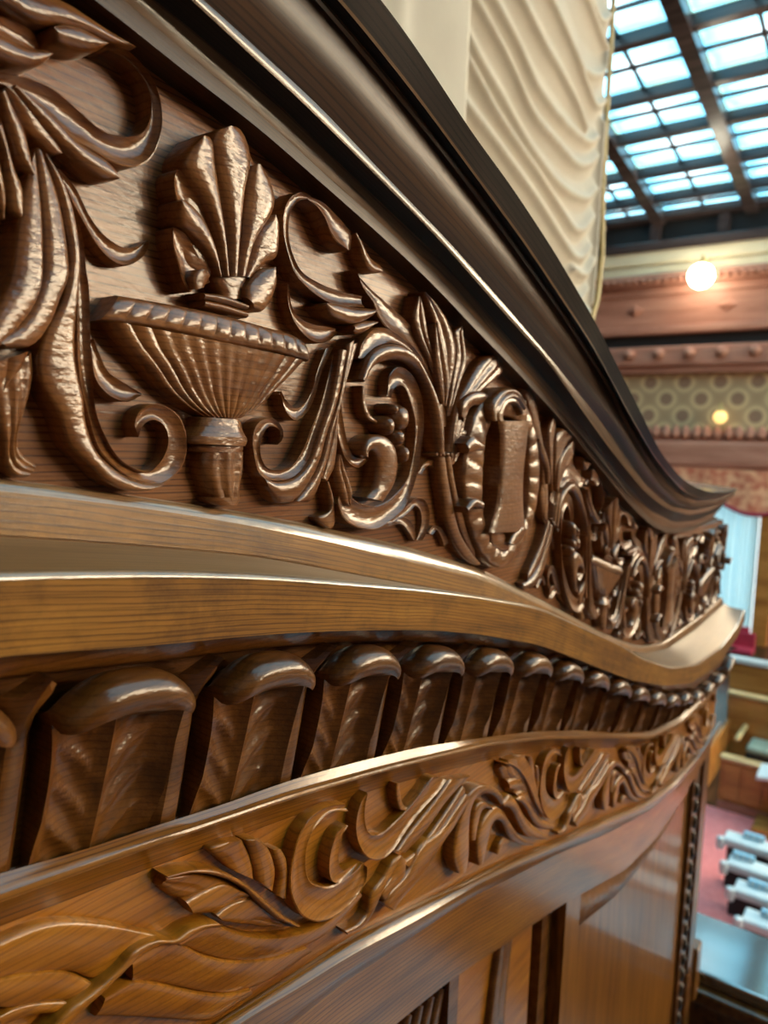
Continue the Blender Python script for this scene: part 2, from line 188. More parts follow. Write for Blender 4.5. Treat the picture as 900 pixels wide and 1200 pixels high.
     [(0.4879, 0.1708), (0.4995, 0.1637), (0.5105, 0.1554), (0.5243, 0.152), (0.5267, 0.1501)]),
    ('scroll_leaf', 'leaf_lobe', 'round', (18.0, 16.0, 18.0, 16.0), 5, 2,
     [(0.4421, 0.1032), (0.452, 0.0969), (0.4691, 0.0951), (0.4844, 0.096), (0.5051, 0.1046), (0.5119, 0.1112)],
     [(0.4443, 0.1061), (0.4609, 0.1086), (0.4809, 0.1091), (0.4992, 0.1114), (0.5118, 0.112)]),
    ('scroll_leaf', 'leaf_lobe', 'round', (16.0, 14.0, 16.0, 14.0), 5, 2,
     [(0.4807, 0.0894), (0.4867, 0.088), (0.5002, 0.0922), (0.5139, 0.1006)],
     [(0.4817, 0.0949), (0.4937, 0.0998), (0.5075, 0.1027), (0.5164, 0.1033)]),
    ('scroll_leaf', 'leaf_blade', 'gouge', (12.0, 12.0, 9.0, 10.0), 3, 2,
     [(0.411, 0.1155), (0.4125, 0.1007), (0.4193, 0.0879), (0.4347, 0.0781), (0.4504, 0.0765), (0.4619, 0.0802), (0.471, 0.0882)],
     [(0.4156, 0.1153), (0.4198, 0.0994), (0.4304, 0.0926), (0.4457, 0.0906), (0.4616, 0.0915), (0.4729, 0.0909)]),
    ('scroll_leaf', 'leaf_blade', 'gouge', (15.0, 15.0, 11.0, 12.0), 3, 2,
     [(0.4897, 0.1411), (0.4976, 0.129), (0.5142, 0.118), (0.5202, 0.1094), (0.5348, 0.1004), (0.5558, 0.0951), (0.5749, 0.0874), (0.5971, 0.0725), (0.6173, 0.0546), (0.6298, 0.0334), (0.6365, 0.0188)],
     [(0.4972, 0.137), (0.5132, 0.1307), (0.5328, 0.1247), (0.5565, 0.1172), (0.5786, 0.1087), (0.5988, 0.0976), (0.6137, 0.0797), (0.6292, 0.0593), (0.644, 0.0342), (0.6481, 0.0192)]),
    ('scroll_stem', 'scroll', 'gouge', (15.0, 16.0, 15.0, 16.0), 2, 2,
     [(0.6197, 0.0511), (0.6012, 0.0733), (0.5801, 0.0877), (0.557, 0.0949), (0.5318, 0.1002), (0.5119, 0.0954), (0.4967, 0.0811), (0.4945, 0.0715)],
     [(0.6067, 0.0588), (0.5892, 0.0741), (0.5689, 0.0863), (0.5431, 0.0883), (0.5195, 0.0825), (0.5067, 0.0748), (0.4989, 0.0692), (0.4965, 0.0695)]),
    ('scroll_stem', 'stem', 'round', (14.0, 17.0, 12.0, 14.0), 6, 2,
     [(0.6372, -0.0079), (0.6317, 0.0231), (0.6199, 0.0446), (0.5978, 0.0661), (0.5724, 0.0843), (0.5425, 0.0878), (0.5154, 0.0804), (0.5002, 0.0674), (0.4922, 0.0525)],
     [(0.6254, -0.0082), (0.6199, 0.0114), (0.6105, 0.0352), (0.5934, 0.0572), (0.5754, 0.0702), (0.5526, 0.0743), (0.5298, 0.0708), (0.5117, 0.063), (0.5002, 0.0505)]),
    ('scroll_stem', 'scroll', 'gouge', (13.0, 16.0, 11.0, 14.0), 4, 2,
     [(0.5433, 0.0432), (0.544, 0.0594), (0.558, 0.0694), (0.5805, 0.0645), (0.5964, 0.0472), (0.6029, 0.0217), (0.5987, -0.0066), (0.5924, -0.0327), (0.5764, -0.0581), (0.5545, -0.0696), (0.5299, -0.0768), (0.4996, -0.0721), (0.4817, -0.0631), (0.4733, -0.0513)],
     [(0.5509, 0.0418), (0.5553, 0.0503), (0.5694, 0.0525), (0.5813, 0.0398), (0.5911, 0.019), (0.5899, -0.0068), (0.5797, -0.0326), (0.5562, -0.0489), (0.5349, -0.0553), (0.5142, -0.0543), (0.4942, -0.0466), (0.4872, -0.0386)]),
    ('scroll_stem', 'leaf_fold', 'round', (17.0, 15.0, 15.0, 13.0), 5, 2,
     [(0.5005, -0.0107), (0.5005, -0.004), (0.51, 0.0049), (0.5302, 0.0071), (0.5487, -0.0011), (0.5556, -0.0175), (0.5519, -0.0361), (0.5356, -0.0521)],
     [(0.5097, -0.0136), (0.5098, -0.0088), (0.5167, -0.0077), (0.5242, -0.0156), (0.5254, -0.0276), (0.5215, -0.0396), (0.5171, -0.0435), (0.5111, -0.0472)]),
    ('scroll_stem', 'leaf_fold', 'round', (10.0, 9.0, 8.0, 8.0), 2, 2,
     [(0.5062, 0.0482), (0.5075, 0.0329), (0.5151, 0.0216), (0.5292, 0.0169)],
     [(0.5123, 0.0487), (0.5148, 0.0353), (0.5233, 0.0244), (0.5355, 0.019)]),
    ('scroll_stem', 'berry', 'round', (10.0, 10.0, 10.0, 10.0), 12, 2,
     [(0.5556, 0.0352), (0.5482, 0.03), (0.5461, 0.0228), (0.5491, 0.0158), (0.5572, 0.0113)],
     [(0.5608, 0.0355), (0.5691, 0.0312), (0.5723, 0.0241), (0.5701, 0.0167), (0.5624, 0.0115)]),
    ('scroll_stem', 'berry', 'round', (10.0, 10.0, 10.0, 10.0), 12, 2,
     [(0.5365, 0.0241), (0.5314, 0.0203), (0.53, 0.015), (0.5321, 0.0098), (0.5377, 0.0064)],
     [(0.5401, 0.0243), (0.5458, 0.021), (0.548, 0.0157), (0.5465, 0.0103), (0.5413, 0.0065)]),
    ('scroll_stem', 'berry', 'round', (10.0, 10.0, 10.0, 10.0), 12, 2,
     [(0.5527, 0.013), (0.5474, 0.0099), (0.5458, 0.0054), (0.548, 0.0011), (0.5538, -0.0018)],
     [(0.5565, 0.0132), (0.5624, 0.0104), (0.5646, 0.006), (0.563, 0.0014), (0.5575, -0.0017)]),
    ('scroll_stem', 'berry', 'round', (10.0, 10.0, 10.0, 10.0), 12, 2,
     [(0.5629, -0.001), (0.5587, -0.0044), (0.5576, -0.0094), (0.5594, -0.0144), (0.5641, -0.0177)],
     [(0.5658, -0.0009), (0.5705, -0.0042), (0.5724, -0.0092), (0.5713, -0.0143), (0.567, -0.0177)]),
    ('scroll_stem', 'berry', 'round', (10.0, 10.0, 10.0, 10.0), 12, 2,
     [(0.5433, 0.0356), (0.5397, 0.0334), (0.5386, 0.0305), (0.54, 0.0276), (0.5439, 0.0259)],
     [(0.5458, 0.0358), (0.5497, 0.0341), (0.5512, 0.0312), (0.5501, 0.0282), (0.5464, 0.026)]),
    ('acanthus_fan', 'leaf_lobe', 'gouge', (9.0, 10.0, 10.0, 12.0), 3, 2,
     [(0.4597, 0.0731), (0.4505, 0.056), (0.4443, 0.0394), (0.4352, 0.0282), (0.426, 0.025), (0.4142, 0.0302), (0.4094, 0.0358)],
     [(0.4683, 0.0759), (0.4548, 0.0546), (0.4482, 0.0379), (0.439, 0.0231), (0.4246, 0.0145), (0.4139, 0.02), (0.4069, 0.033)]),
    ('acanthus_fan', 'leaf_fold', 'round', (15.0, 13.0, 13.0, 11.0), 4, 2,
     [(0.4681, 0.0739), (0.4591, 0.0333), (0.4468, 0.0057), (0.4368, -0.0159), (0.4225, -0.0285), (0.403, -0.0316), (0.3866, -0.0273)],
     [(0.4794, 0.0735), (0.47, 0.0341), (0.4582, 0.0061), (0.4509, -0.0159), (0.4399, -0.0321), (0.4242, -0.0468), (0.4057, -0.0478), (0.3948, -0.0389)]),
    ('acanthus_fan', 'scroll', 'gouge', (13.0, 13.0, 14.0, 14.0), 3, 2,
     [(0.465, 0.07), (0.4527, 0.0329), (0.4401, 0.009), (0.4302, -0.0089), (0.4203, -0.0194), (0.4079, -0.0228), (0.3934, -0.0211), (0.3865, -0.0111), (0.3873, 0.0004), (0.3947, 0.009), (0.4044, 0.0073), (0.4065, 0.0027), (0.4036, -0.0038)],
     [(0.4709, 0.0706), (0.4585, 0.0315), (0.4472, 0.0057), (0.4373, -0.0159), (0.4221, -0.0281), (0.4023, -0.0312), (0.3844, -0.0263), (0.3783, -0.0128), (0.3767, 0.0018), (0.3821, 0.0117), (0.3958, 0.0157), (0.4069, 0.0095), (0.4089, 0.0011), (0.403, -0.0041)]),
    ('acanthus_fan', 'leaf_fold', 'round', (15.0, 13.0, 14.0, 11.0), 4, 2,
     [(0.4766, 0.0786), (0.4677, 0.0339), (0.4567, 0.0061), (0.4498, -0.0158), (0.4387, -0.032), (0.4227, -0.0466)],
     [(0.488, 0.0856), (0.4719, 0.0342), (0.4651, 0.0063), (0.4608, -0.0122), (0.4549, -0.0269), (0.449, -0.0405), (0.4417, -0.0484), (0.4275, -0.0479)]),
    ('acanthus_fan', 'leaf_fold', 'round', (13.0, 12.0, 12.0, 11.0), 3, 2,
     [(0.485, 0.0797), (0.4707, 0.0305), (0.4646, 0.0026), (0.4574, -0.0195), (0.4534, -0.0296)],
     [(0.4953, 0.083), (0.474, 0.0251), (0.4735, -0.0046), (0.4711, -0.0215), (0.4624, -0.0326)]),
    ('acanthus_fan', 'leaf_lobe', 'gouge', (12.0, 13.0, 11.0, 11.0), 3, 2,
     [(0.4879, 0.0783), (0.4727, 0.0526), (0.4697, 0.0341), (0.4713, 0.0157), (0.478, -0.0026), (0.4876, -0.0158), (0.5034, -0.0219), (0.5158, -0.0157)],
     [(0.4997, 0.0836), (0.4828, 0.0555), (0.4795, 0.0348), (0.4834, 0.0163), (0.4905, -0.0024), (0.4988, -0.0119), (0.5101, -0.0138), (0.5199, -0.0127)]),
    ('acanthus_fan', 'leaf_lobe', 'flute:2', (11.0, 10.0, 10.0, 9.0), 4, 2,
     [(0.4729, -0.0103), (0.4709, -0.0234), (0.4764, -0.0386), (0.4834, -0.0522), (0.49, -0.0544)],
     [(0.478, -0.0112), (0.4871, -0.0235), (0.4951, -0.0352), (0.4981, -0.0431), (0.4942, -0.0528)]),
    ('acanthus_fan', 'leaf_lobe', 'round', (9.0, 9.0, 9.0, 9.0), 3, 2,
     [(0.4619, -0.0327), (0.4668, -0.0459), (0.4674, -0.0572), (0.4539, -0.0621), (0.4651, -0.0703)],
     [(0.4662, -0.0328), (0.4742, -0.0481), (0.4771, -0.0635), (0.4768, -0.0692), (0.471, -0.0719)]),
    ('leaf_spray', 'leaf_blade', 'vein', (10.0, 15.0, 11.0, 14.0), 3, 2,
     [(0.6325, 0.0414), (0.6091, 0.0778), (0.5836, 0.1001), (0.5744, 0.1145), (0.5792, 0.1353)],
     [(0.6366, 0.0417), (0.6222, 0.0744), (0.6044, 0.1006), (0.5934, 0.1243), (0.5823, 0.1364)]),
    ('leaf_spray', 'leaf_blade', 'vein', (12.0, 17.0, 12.0, 17.0), 3, 2,
     [(0.6354, 0.0416), (0.6224, 0.0864), (0.6091, 0.1128), (0.5933, 0.131), (0.5851, 0.1396)],
     [(0.644, 0.0471), (0.6542, 0.095), (0.6372, 0.1194), (0.6107, 0.134), (0.5867, 0.1406)]),
    ('leaf_spray', 'leaf_blade', 'vein', (14.0, 18.0, 14.0, 18.0), 3, 2,
     [(0.6309, 0.0388), (0.6171, 0.0667), (0.6085, 0.0893), (0.6035, 0.113)],
     [(0.6395, 0.0394), (0.6415, 0.0665), (0.6289, 0.0918), (0.6086, 0.116)]),
    ('leaf_spray', 'leaf_blade', 'vein', (11.0, 13.0, 11.0, 13.0), 3, 2,
     [(0.6453, 0.0298), (0.6521, 0.0651), (0.6563, 0.0903), (0.6508, 0.1142), (0.6617, 0.1207)],
     [(0.6511, 0.0301), (0.6695, 0.0666), (0.6797, 0.0854), (0.6713, 0.1096), (0.6642, 0.1211)]),
    ('leaf_spray', 'leaf_blade', 'flute:3', (9.0, 9.0, 9.0, 9.0), 4, 2,
     [(0.6576, -0.0153), (0.6583, 0.0153), (0.6683, 0.0437), (0.6893, 0.0685), (0.7167, 0.0948), (0.7418, 0.1031)],
     [(0.6713, -0.0153), (0.6841, 0.0136), (0.6911, 0.0348), (0.715, 0.0575), (0.7425, 0.0705), (0.771, 0.087), (0.7506, 0.1041)]),
    ('leaf_spray', 'leaf_lobe', 'round', (14.0, 16.0, 12.0, 14.0), 4, 2,
     [(0.6685, 0.031), (0.669, 0.0438), (0.6853, 0.0551), (0.7084, 0.0595), (0.7249, 0.0555)],
     [(0.6778, 0.0251), (0.6846, 0.037), (0.6982, 0.0431), (0.7109, 0.0439), (0.7264, 0.0502)]),
    ('leaf_spray', 'leaf_blade', 'round', (8.0, 11.0, 8.0, 11.0), 3, 2,
     [(0.6573, -0.0205), (0.6562, -0.0), (0.6732, 0.0171), (0.6893, 0.0164)],
     [(0.6706, -0.0179), (0.6835, -0.0073), (0.694, 0.0034), (0.6947, 0.0161)]),
    ('leaf_spray', 'stem', 'round', (12.0, 12.0, 12.0, 12.0), 5, 2,
     [(0.6157, 0.0379), (0.6214, 0.014), (0.6253, -0.0054)],
     [(0.634, 0.0415), (0.6392, 0.0146), (0.6421, -0.0077)]),
    ('leaf_spray', 'stem', 'round', (10.0, 9.0, 10.0, 8.0), 4, 2,
     [(0.6322, -0.0104), (0.6445, -0.0482), (0.6633, -0.0878), (0.6993, -0.1204), (0.729, -0.132)],
     [(0.6466, -0.0102), (0.6633, -0.0488), (0.686, -0.0895), (0.7138, -0.1137), (0.7376, -0.1303)]),
    ('leaf_spray', 'stem', 'round', (11.0, 9.0, 11.0, 9.0), 3, 2,
     [(0.6459, -0.0102), (0.6634, -0.0487), (0.687, -0.0895), (0.7224, -0.1243)],
     [(0.6573, -0.0101), (0.6757, -0.0491), (0.6943, -0.0766), (0.718, -0.1085)]),
    ('leaf_spray', 'leaf_lobe', 'gouge', (9.0, 9.0, 8.0, 7.0), 3, 2,
     [(0.6053, -0.0263), (0.6158, -0.0167), (0.6343, -0.0154), (0.6496, -0.0255), (0.6591, -0.0487), (0.6719, -0.0779), (0.6881, -0.1112)],
     [(0.6116, -0.0289), (0.6203, -0.0216), (0.6322, -0.0217), (0.6421, -0.0331), (0.6524, -0.0537), (0.6653, -0.0829), (0.6837, -0.1124)]),
    ('leaf_spray', 'bead', 'round', (13.0, 13.0, 13.0, 13.0), 4, 2,
     [(0.6233, -0.0067), (0.6203, -0.0089), (0.6237, -0.0111)],
     [(0.6243, -0.0066), (0.6277, -0.0088), (0.6246, -0.0111)]),
    ('leaf_spray', 'bead', 'round', (13.0, 13.0, 13.0, 13.0), 4, 2,
     [(0.6304, -0.0066), (0.6273, -0.0088), (0.6307, -0.011)],
     [(0.6313, -0.0066), (0.6348, -0.0087), (0.6317, -0.011)]),
    ('leaf_spray', 'bead', 'round', (13.0, 13.0, 13.0, 13.0), 4, 2,
     [(0.6375, -0.0065), (0.6343, -0.0087), (0.6379, -0.011)],
     [(0.6384, -0.0065), (0.642, -0.0087), (0.6388, -0.0109)]),
    ('leaf_spray', 'bead', 'round', (13.0, 13.0, 13.0, 13.0), 4, 2,
     [(0.6447, -0.0064), (0.6415, -0.0087), (0.6451, -0.0109)],
     [(0.6457, -0.0064), (0.6493, -0.0086), (0.6461, -0.0109)]),
    ('leaf_spray', 'bead', 'round', (13.0, 13.0, 13.0, 13.0), 4, 2,
     [(0.6521, -0.0063), (0.6488, -0.0086), (0.6525, -0.0108)],
     [(0.653, -0.0063), (0.6567, -0.0085), (0.6535, -0.0108)]),
    ('leaf_spray', 'leaf_lobe', 'gouge', (8.0, 8.0, 6.0, 6.0), 3, 2,
     [(0.5364, -0.0774), (0.5577, -0.0768), (0.5802, -0.0762), (0.5946, -0.0861), (0.6032, -0.0946)],
     [(0.5531, -0.0746), (0.575, -0.0696), (0.5905, -0.0705), (0.6052, -0.0803), (0.6123, -0.0933)]),
    ('leaf_spray', 'leaf_lobe', 'gouge', (9.0, 9.0, 6.0, 6.0), 3, 2,
     [(0.5632, -0.0707), (0.5852, -0.059), (0.6005, -0.0519), (0.617, -0.0537), (0.6286, -0.0656), (0.6277, -0.0816), (0.6161, -0.0944)],
     [(0.5715, -0.0737), (0.5941, -0.0663), (0.6057, -0.0602), (0.6143, -0.0651), (0.6173, -0.0766), (0.614, -0.0878), (0.6103, -0.0943)]),
    ('leaf_spray', 'leaf_lobe', 'gouge', (8.0, 8.0, 7.0, 7.0), 3, 2,
     [(0.6297, -0.0865), (0.638, -0.0813), (0.6562, -0.0861), (0.6715, -0.1017)],
     [(0.6382, -0.0907), (0.6467, -0.0866), (0.6539, -0.0931), (0.6642, -0.106)]),
    ('wreath', 'wreath_ring', 'bead:26', (15.0, 15.0, 15.0, 15.0), 5, 2,
     [(0.7584, 0.0663), (0.7211, 0.0552), (0.6932, 0.0297), (0.6806, -0.0045), (0.6784, -0.0358), (0.6886, -0.0704), (0.7092, -0.1016), (0.7441, -0.1301), (0.7792, -0.1398), (0.8146, -0.1317), (0.8434, -0.1098), (0.8647, -0.0768), (0.8723, -0.0394), (0.8641, -0.0019), (0.8423, 0.0341), (0.804, 0.0613), (0.7584, 0.0663)],
     [(0.765, 0.0361), (0.7385, 0.0292), (0.7257, 0.0124), (0.7223, -0.0094), (0.7223, -0.0366), (0.7252, -0.0642), (0.7332, -0.084), (0.7531, -0.1024), (0.7768, -0.119), (0.8017, -0.1094), (0.8271, -0.0932), (0.8385, -0.0724), (0.8377, -0.0388), (0.8337, -0.0084), (0.827, 0.0155), (0.801, 0.0321), (0.765, 0.0361)]),
    ('wreath', 'plaque', 'round', (26.0, 26.0, 20.0, 20.0), 5, 2,
     [(0.7348, 0.0292), (0.7418, 0.0049), (0.7436, -0.0308), (0.7395, -0.0639), (0.725, -0.0934)],
     [(0.8244, 0.0333), (0.8205, 0.0095), (0.8155, -0.0321), (0.8202, -0.0681), (0.8312, -0.0991)]),
    ('wreath', 'scroll', 'flute:3', (24.0, 24.0, 22.0, 20.0), 6, 3,
     [(0.7155, 0.0283), (0.7109, 0.0439), (0.732, 0.0627), (0.7682, 0.067), (0.7958, 0.0549)],
     [(0.7457, 0.0296), (0.7457, 0.0379), (0.7579, 0.0468), (0.7777, 0.0481), (0.7931, 0.0376)]),
    ('wreath', 'leaf_lobe', 'round', (20.0, 16.0, 14.0, 12.0), 4, 2,
     [(0.7367, -0.0949), (0.7451, -0.1099), (0.7814, -0.1208)],
     [(0.7761, -0.0956), (0.8059, -0.11), (0.8093, -0.1209)]),
    ('wreath', 'leaf_lobe', 'round', (24.0, 24.0, 22.0, 20.0), 4, 2,
     [(0.7768, -0.1092), (0.7885, -0.0985), (0.8079, -0.0925)],
     [(0.7946, -0.114), (0.8165, -0.11), (0.8312, -0.0991)]),
    ('wreath', 'leaf_lobe', 'round', (24.0, 24.0, 24.0, 24.0), 4, 2,
     [(0.6639, 0.0031), (0.6761, 0.0111), (0.6984, 0.0039)],
     [(0.6701, -0.0069), (0.6884, -0.0041), (0.702, -0.0039)]),
    ('wreath', 'leaf_lobe', 'round', (24.0, 24.0, 24.0, 24.0), 4, 2,
     [(0.6703, -0.0622), (0.6853, -0.0537), (0.7049, -0.0571)],
     [(0.6736, -0.0689), (0.6917, -0.0632), (0.707, -0.0666)]),
    ('feathered_leaf', 'leaf_body', 'flute:2', (4.2, 8.4, 8.4, 8.4), 3, 1,
     [(0.2956, -0.2959), (0.305, -0.3082), (0.3181, -0.3178), (0.3248, -0.3309), (0.3442, -0.3408), (0.351, -0.3492), (0.3718, -0.3632), (0.3939, -0.3764), (0.4272, -0.3931)],
     [(0.2997, -0.2907), (0.3174, -0.2963), (0.3363, -0.3071), (0.3539, -0.3191), (0.37, -0.3346), (0.3841, -0.3522), (0.399, -0.3685), (0.4112, -0.3794), (0.4305, -0.3946)]),
    ('feathered_leaf', 'leaf_body', 'round', (9.8, 9.8, 9.8, 9.8), 3, 2,
     [(0.3138, -0.3134), (0.3304, -0.3139), (0.3488, -0.3177), (0.3659, -0.332)],
     [(0.3213, -0.327), (0.3405, -0.334), (0.3608, -0.3367), (0.3756, -0.3416)]),
    ('feathered_leaf', 'leaf_body', 'round', (9.8, 9.8, 8.4, 8.4), 3, 2,
     [(0.3418, -0.3381), (0.353, -0.3368), (0.3688, -0.3396), (0.3798, -0.3441), (0.3914, -0.3586)],
     [(0.3495, -0.3478), (0.3707, -0.3622), (0.3818, -0.3659), (0.3993, -0.3774), (0.4177, -0.388)]),
    ('feathered_leaf', 'midrib', 'round', (11.2, 14.0, 11.2, 14.0), 4, 2,
     [(0.2954, -0.2857), (0.3147, -0.2903), (0.3354, -0.2998), (0.3526, -0.3123), (0.371, -0.3302), (0.3907, -0.3525), (0.4085, -0.3724), (0.4273, -0.39)],
     [(0.2975, -0.2885), (0.3147, -0.2934), (0.3331, -0.3032), (0.3501, -0.3152), (0.3656, -0.3296), (0.3793, -0.3467), (0.3995, -0.3699), (0.4193, -0.3864)]),
    ('lobed_leaf', 'leaf_lobe', 'round', (5.6, 8.4, 5.6, 8.4), 3, 2,
     [(0.3563, -0.3116), (0.345, -0.298), (0.3372, -0.2883), (0.3506, -0.2883)],
     [(0.3835, -0.3338), (0.3809, -0.3206), (0.3755, -0.3073), (0.3675, -0.2942)]),
    ('lobed_leaf', 'leaf_lobe', 'round', (7.0, 11.2, 7.0, 11.2), 3, 2,
     [(0.3864, -0.3357), (0.3778, -0.3144), (0.3724, -0.3012), (0.3685, -0.294), (0.3769, -0.2962)],
     [(0.4028, -0.3524), (0.404, -0.3351), (0.3965, -0.3161), (0.3865, -0.3028), (0.3783, -0.2968)]),
    ('lobed_leaf', 'leaf_lobe', 'round', (7.0, 9.8, 7.0, 9.8), 3, 2,
     [(0.4059, -0.3561), (0.4075, -0.339), (0.4003, -0.3224), (0.3979, -0.3145), (0.403, -0.3155)],
     [(0.4184, -0.3668), (0.4185, -0.3487), (0.4155, -0.3315), (0.4083, -0.3192), (0.4039, -0.3156)]),
    ('frieze_scroll', 'scroll', 'gouge', (12.6, 15.4, 11.2, 12.6), 3, 2,
     [(0.4868, -0.3121), (0.4612, -0.3044), (0.4409, -0.3054), (0.4275, -0.3139), (0.4198, -0.3292), (0.4165, -0.3476), (0.4207, -0.3663), (0.435, -0.3883), (0.4571, -0.4039), (0.482, -0.4092), (0.5041, -0.4056), (0.5182, -0.396), (0.518, -0.3831)],
     [(0.4928, -0.3217), (0.4687, -0.3132), (0.4515, -0.3167), (0.4403, -0.3267), (0.4377, -0.3449), (0.4431, -0.3612), (0.4587, -0.3738), (0.4747, -0.3806), (0.4911, -0.3817), (0.5024, -0.382), (0.5119, -0.3801), (0.5136, -0.3784), (0.5175, -0.3801)]),
    ('frieze_scroll', 'scroll', 'gouge', (12.6, 14.0, 9.8, 11.2), 2, 2,
     [(0.4897, -0.3321), (0.4768, -0.3338), (0.4682, -0.3442), (0.4652, -0.3594), (0.4691, -0.373), (0.4819, -0.382), (0.4928, -0.3818), (0.5096, -0.3772)],
     [(0.4942, -0.3361), (0.4868, -0.3414), (0.4825, -0.354), (0.4836, -0.3666), (0.4889, -0.3738), (0.4962, -0.3747), (0.5075, -0.3761), (0.5132, -0.3774)]),
    ('frieze_scroll', 'scroll', 'gouge', (12.6, 15.4, 11.2, 14.0), 3, 2,
     [(0.5183, -0.3135), (0.5083, -0.3206), (0.5023, -0.3371), (0.5063, -0.3557), (0.5207, -0.376), (0.5424, -0.3879), (0.5606, -0.3881), (0.5714, -0.3837), (0.5863, -0.376), (0.6099, -0.3667), (0.6394, -0.3586), (0.6567, -0.3513)],
     [(0.5203, -0.3162), (0.5172, -0.3267), (0.5177, -0.3396), (0.5232, -0.3527), (0.5321, -0.3596), (0.5464, -0.3634), (0.5645, -0.3607), (0.5833, -0.3567), (0.6028, -0.3502), (0.623, -0.3421), (0.6302, -0.3386), (0.6399, -0.3419)]),
    ('frieze_scroll', 'scroll', 'round', (9.8, 9.8, 8.4, 8.4), 2, 2,
     [(0.566, -0.3225), (0.5669, -0.3353), (0.5739, -0.3517), (0.5842, -0.3581)],
     [(0.5741, -0.3259), (0.578, -0.3423), (0.5859, -0.3541), (0.5941, -0.3555)]),
    ('frieze_scroll', 'leaf_fold', 'round', (9.8, 11.2, 9.8, 11.2), 3, 2,
     [(0.5709, -0.392), (0.5935, -0.383), (0.6258, -0.372), (0.6513, -0.3619), (0.6664, -0.3548)],
     [(0.5873, -0.4017), (0.6155, -0.3971), (0.6321, -0.3917), (0.6624, -0.3788), (0.6953, -0.3705), (0.7151, -0.3683)]),
    ('frieze_scroll', 'leaf_fold', 'round', (8.4, 9.8, 8.4, 9.8), 3, 2,
     [(0.5861, -0.4111), (0.6143, -0.4092), (0.6392, -0.4001), (0.6699, -0.3872), (0.6975, -0.3729)],
     [(0.5994, -0.4268), (0.6191, -0.4163), (0.6534, -0.4061), (0.685, -0.3931), (0.7037, -0.3844)]),
    ('frieze_scroll', 'leaf_fold', 'round', (11.2, 11.2, 11.2, 11.2), 4, 2,
     [(0.551, -0.435), (0.5599, -0.4279), (0.579, -0.4256), (0.5908, -0.4217), (0.6145, -0.406), (0.6497, -0.4038), (0.6819, -0.3913), (0.7011, -0.383)],
     [(0.5692, -0.4524), (0.5846, -0.4473), (0.6131, -0.442), (0.6342, -0.4346), (0.6561, -0.4243), (0.6839, -0.4129), (0.7029, -0.4022), (0.718, -0.3974)]),
    ('frieze_scroll', 'leaf_fold', 'round', (9.8, 9.8, 9.8, 9.8), 3, 2,
     [(0.5549, -0.4376), (0.5467, -0.4243), (0.5647, -0.4147), (0.5752, -0.3986)],
     [(0.5629, -0.444), (0.5739, -0.4354), (0.5891, -0.4262), (0.5899, -0.41)]),
    ('frieze_scroll', 'leaf_fold', 'round', (8.4, 9.8, 8.4, 9.8), 3, 2,
     [(0.4939, -0.4329), (0.5137, -0.4369), (0.527, -0.4327), (0.5328, -0.4177), (0.5501, -0.4102), (0.5641, -0.4006), (0.5752, -0.3986)],
     [(0.4992, -0.4401), (0.5245, -0.4449), (0.5414, -0.4356), (0.5584, -0.4189), (0.5728, -0.4093), (0.5818, -0.4028), (0.5835, -0.4035)]),
    ('frieze_fronds', 'frond', 'round', (12.6, 14.0, 11.2, 11.2), 3, 2,
     [(0.6933, -0.4726), (0.6808, -0.4496), (0.6831, -0.4243), (0.6934, -0.405), (0.7017, -0.3898), (0.7242, -0.3836), (0.7581, -0.394), (0.7894, -0.4146)],
     [(0.7146, -0.4818), (0.7206, -0.4628), (0.7178, -0.4344), (0.7183, -0.413), (0.7277, -0.4005), (0.7497, -0.402), (0.7739, -0.4139), (0.7974, -0.4359)]),
    ('frieze_fronds', 'frond', 'round', (11.2, 12.6, 9.8, 11.2), 3, 2,
     [(0.7233, -0.4476), (0.7215, -0.425), (0.73, -0.4093), (0.7429, -0.4081), (0.7633, -0.4207)],
     [(0.7353, -0.4505), (0.7411, -0.4335), (0.7476, -0.4222), (0.7613, -0.4247), (0.773, -0.432)]),
    ('frieze_fronds', 'frond', 'round', (12.6, 14.0, 11.2, 11.2), 3, 2,
     [(0.7421, -0.4858), (0.7332, -0.4568), (0.7419, -0.4384), (0.7629, -0.4273), (0.7801, -0.4284), (0.8066, -0.4504), (0.8431, -0.4893), (0.8881, -0.521)],
     [(0.756, -0.4871), (0.7658, -0.4716), (0.7723, -0.4516), (0.7868, -0.449), (0.7999, -0.4573), (0.8289, -0.4903), (0.8654, -0.5153), (0.9029, -0.5317)]),
    ('frieze_fronds', 'frond', 'round', (12.6, 11.2, 12.6, 11.2), 4, 2,
     [(0.7937, -0.4282), (0.8125, -0.4253), (0.8342, -0.441), (0.8658, -0.4749), (0.9147, -0.514), (0.9494, -0.5387)],
     [(0.7976, -0.4355), (0.8215, -0.4479), (0.845, -0.4755), (0.877, -0.5076), (0.9089, -0.5261), (0.9502, -0.544)]),
    ('frieze_fronds', 'frond', 'round', (11.2, 9.8, 11.2, 9.8), 4, 2,
     [(0.8358, -0.4404), (0.8569, -0.4434), (0.8813, -0.4658), (0.9235, -0.5018), (0.976, -0.5335)],
     [(0.8466, -0.4476), (0.8663, -0.463), (0.9, -0.4986), (0.934, -0.5226), (0.9684, -0.5371)]),
    ('frieze_fronds', 'leaf_body', 'flute:3', (9.8, 8.4, 9.8, 8.4), 3, 1,
     [(0.8092, -0.3811), (0.808, -0.3924), (0.8305, -0.4166), (0.8609, -0.443), (0.9007, -0.474), (0.9358, -0.5074)],
     [(0.8523, -0.3895), (0.8754, -0.405), (0.9016, -0.436), (0.9132, -0.4627), (0.9287, -0.4881), (0.944, -0.5108)]),
    ('frieze_fronds', 'scroll', 'round', (8.4, 8.4, 8.4, 8.4), 2, 2,
     [(0.7979, -0.4985), (0.8029, -0.4889), (0.8149, -0.4852), (0.8285, -0.4926)],
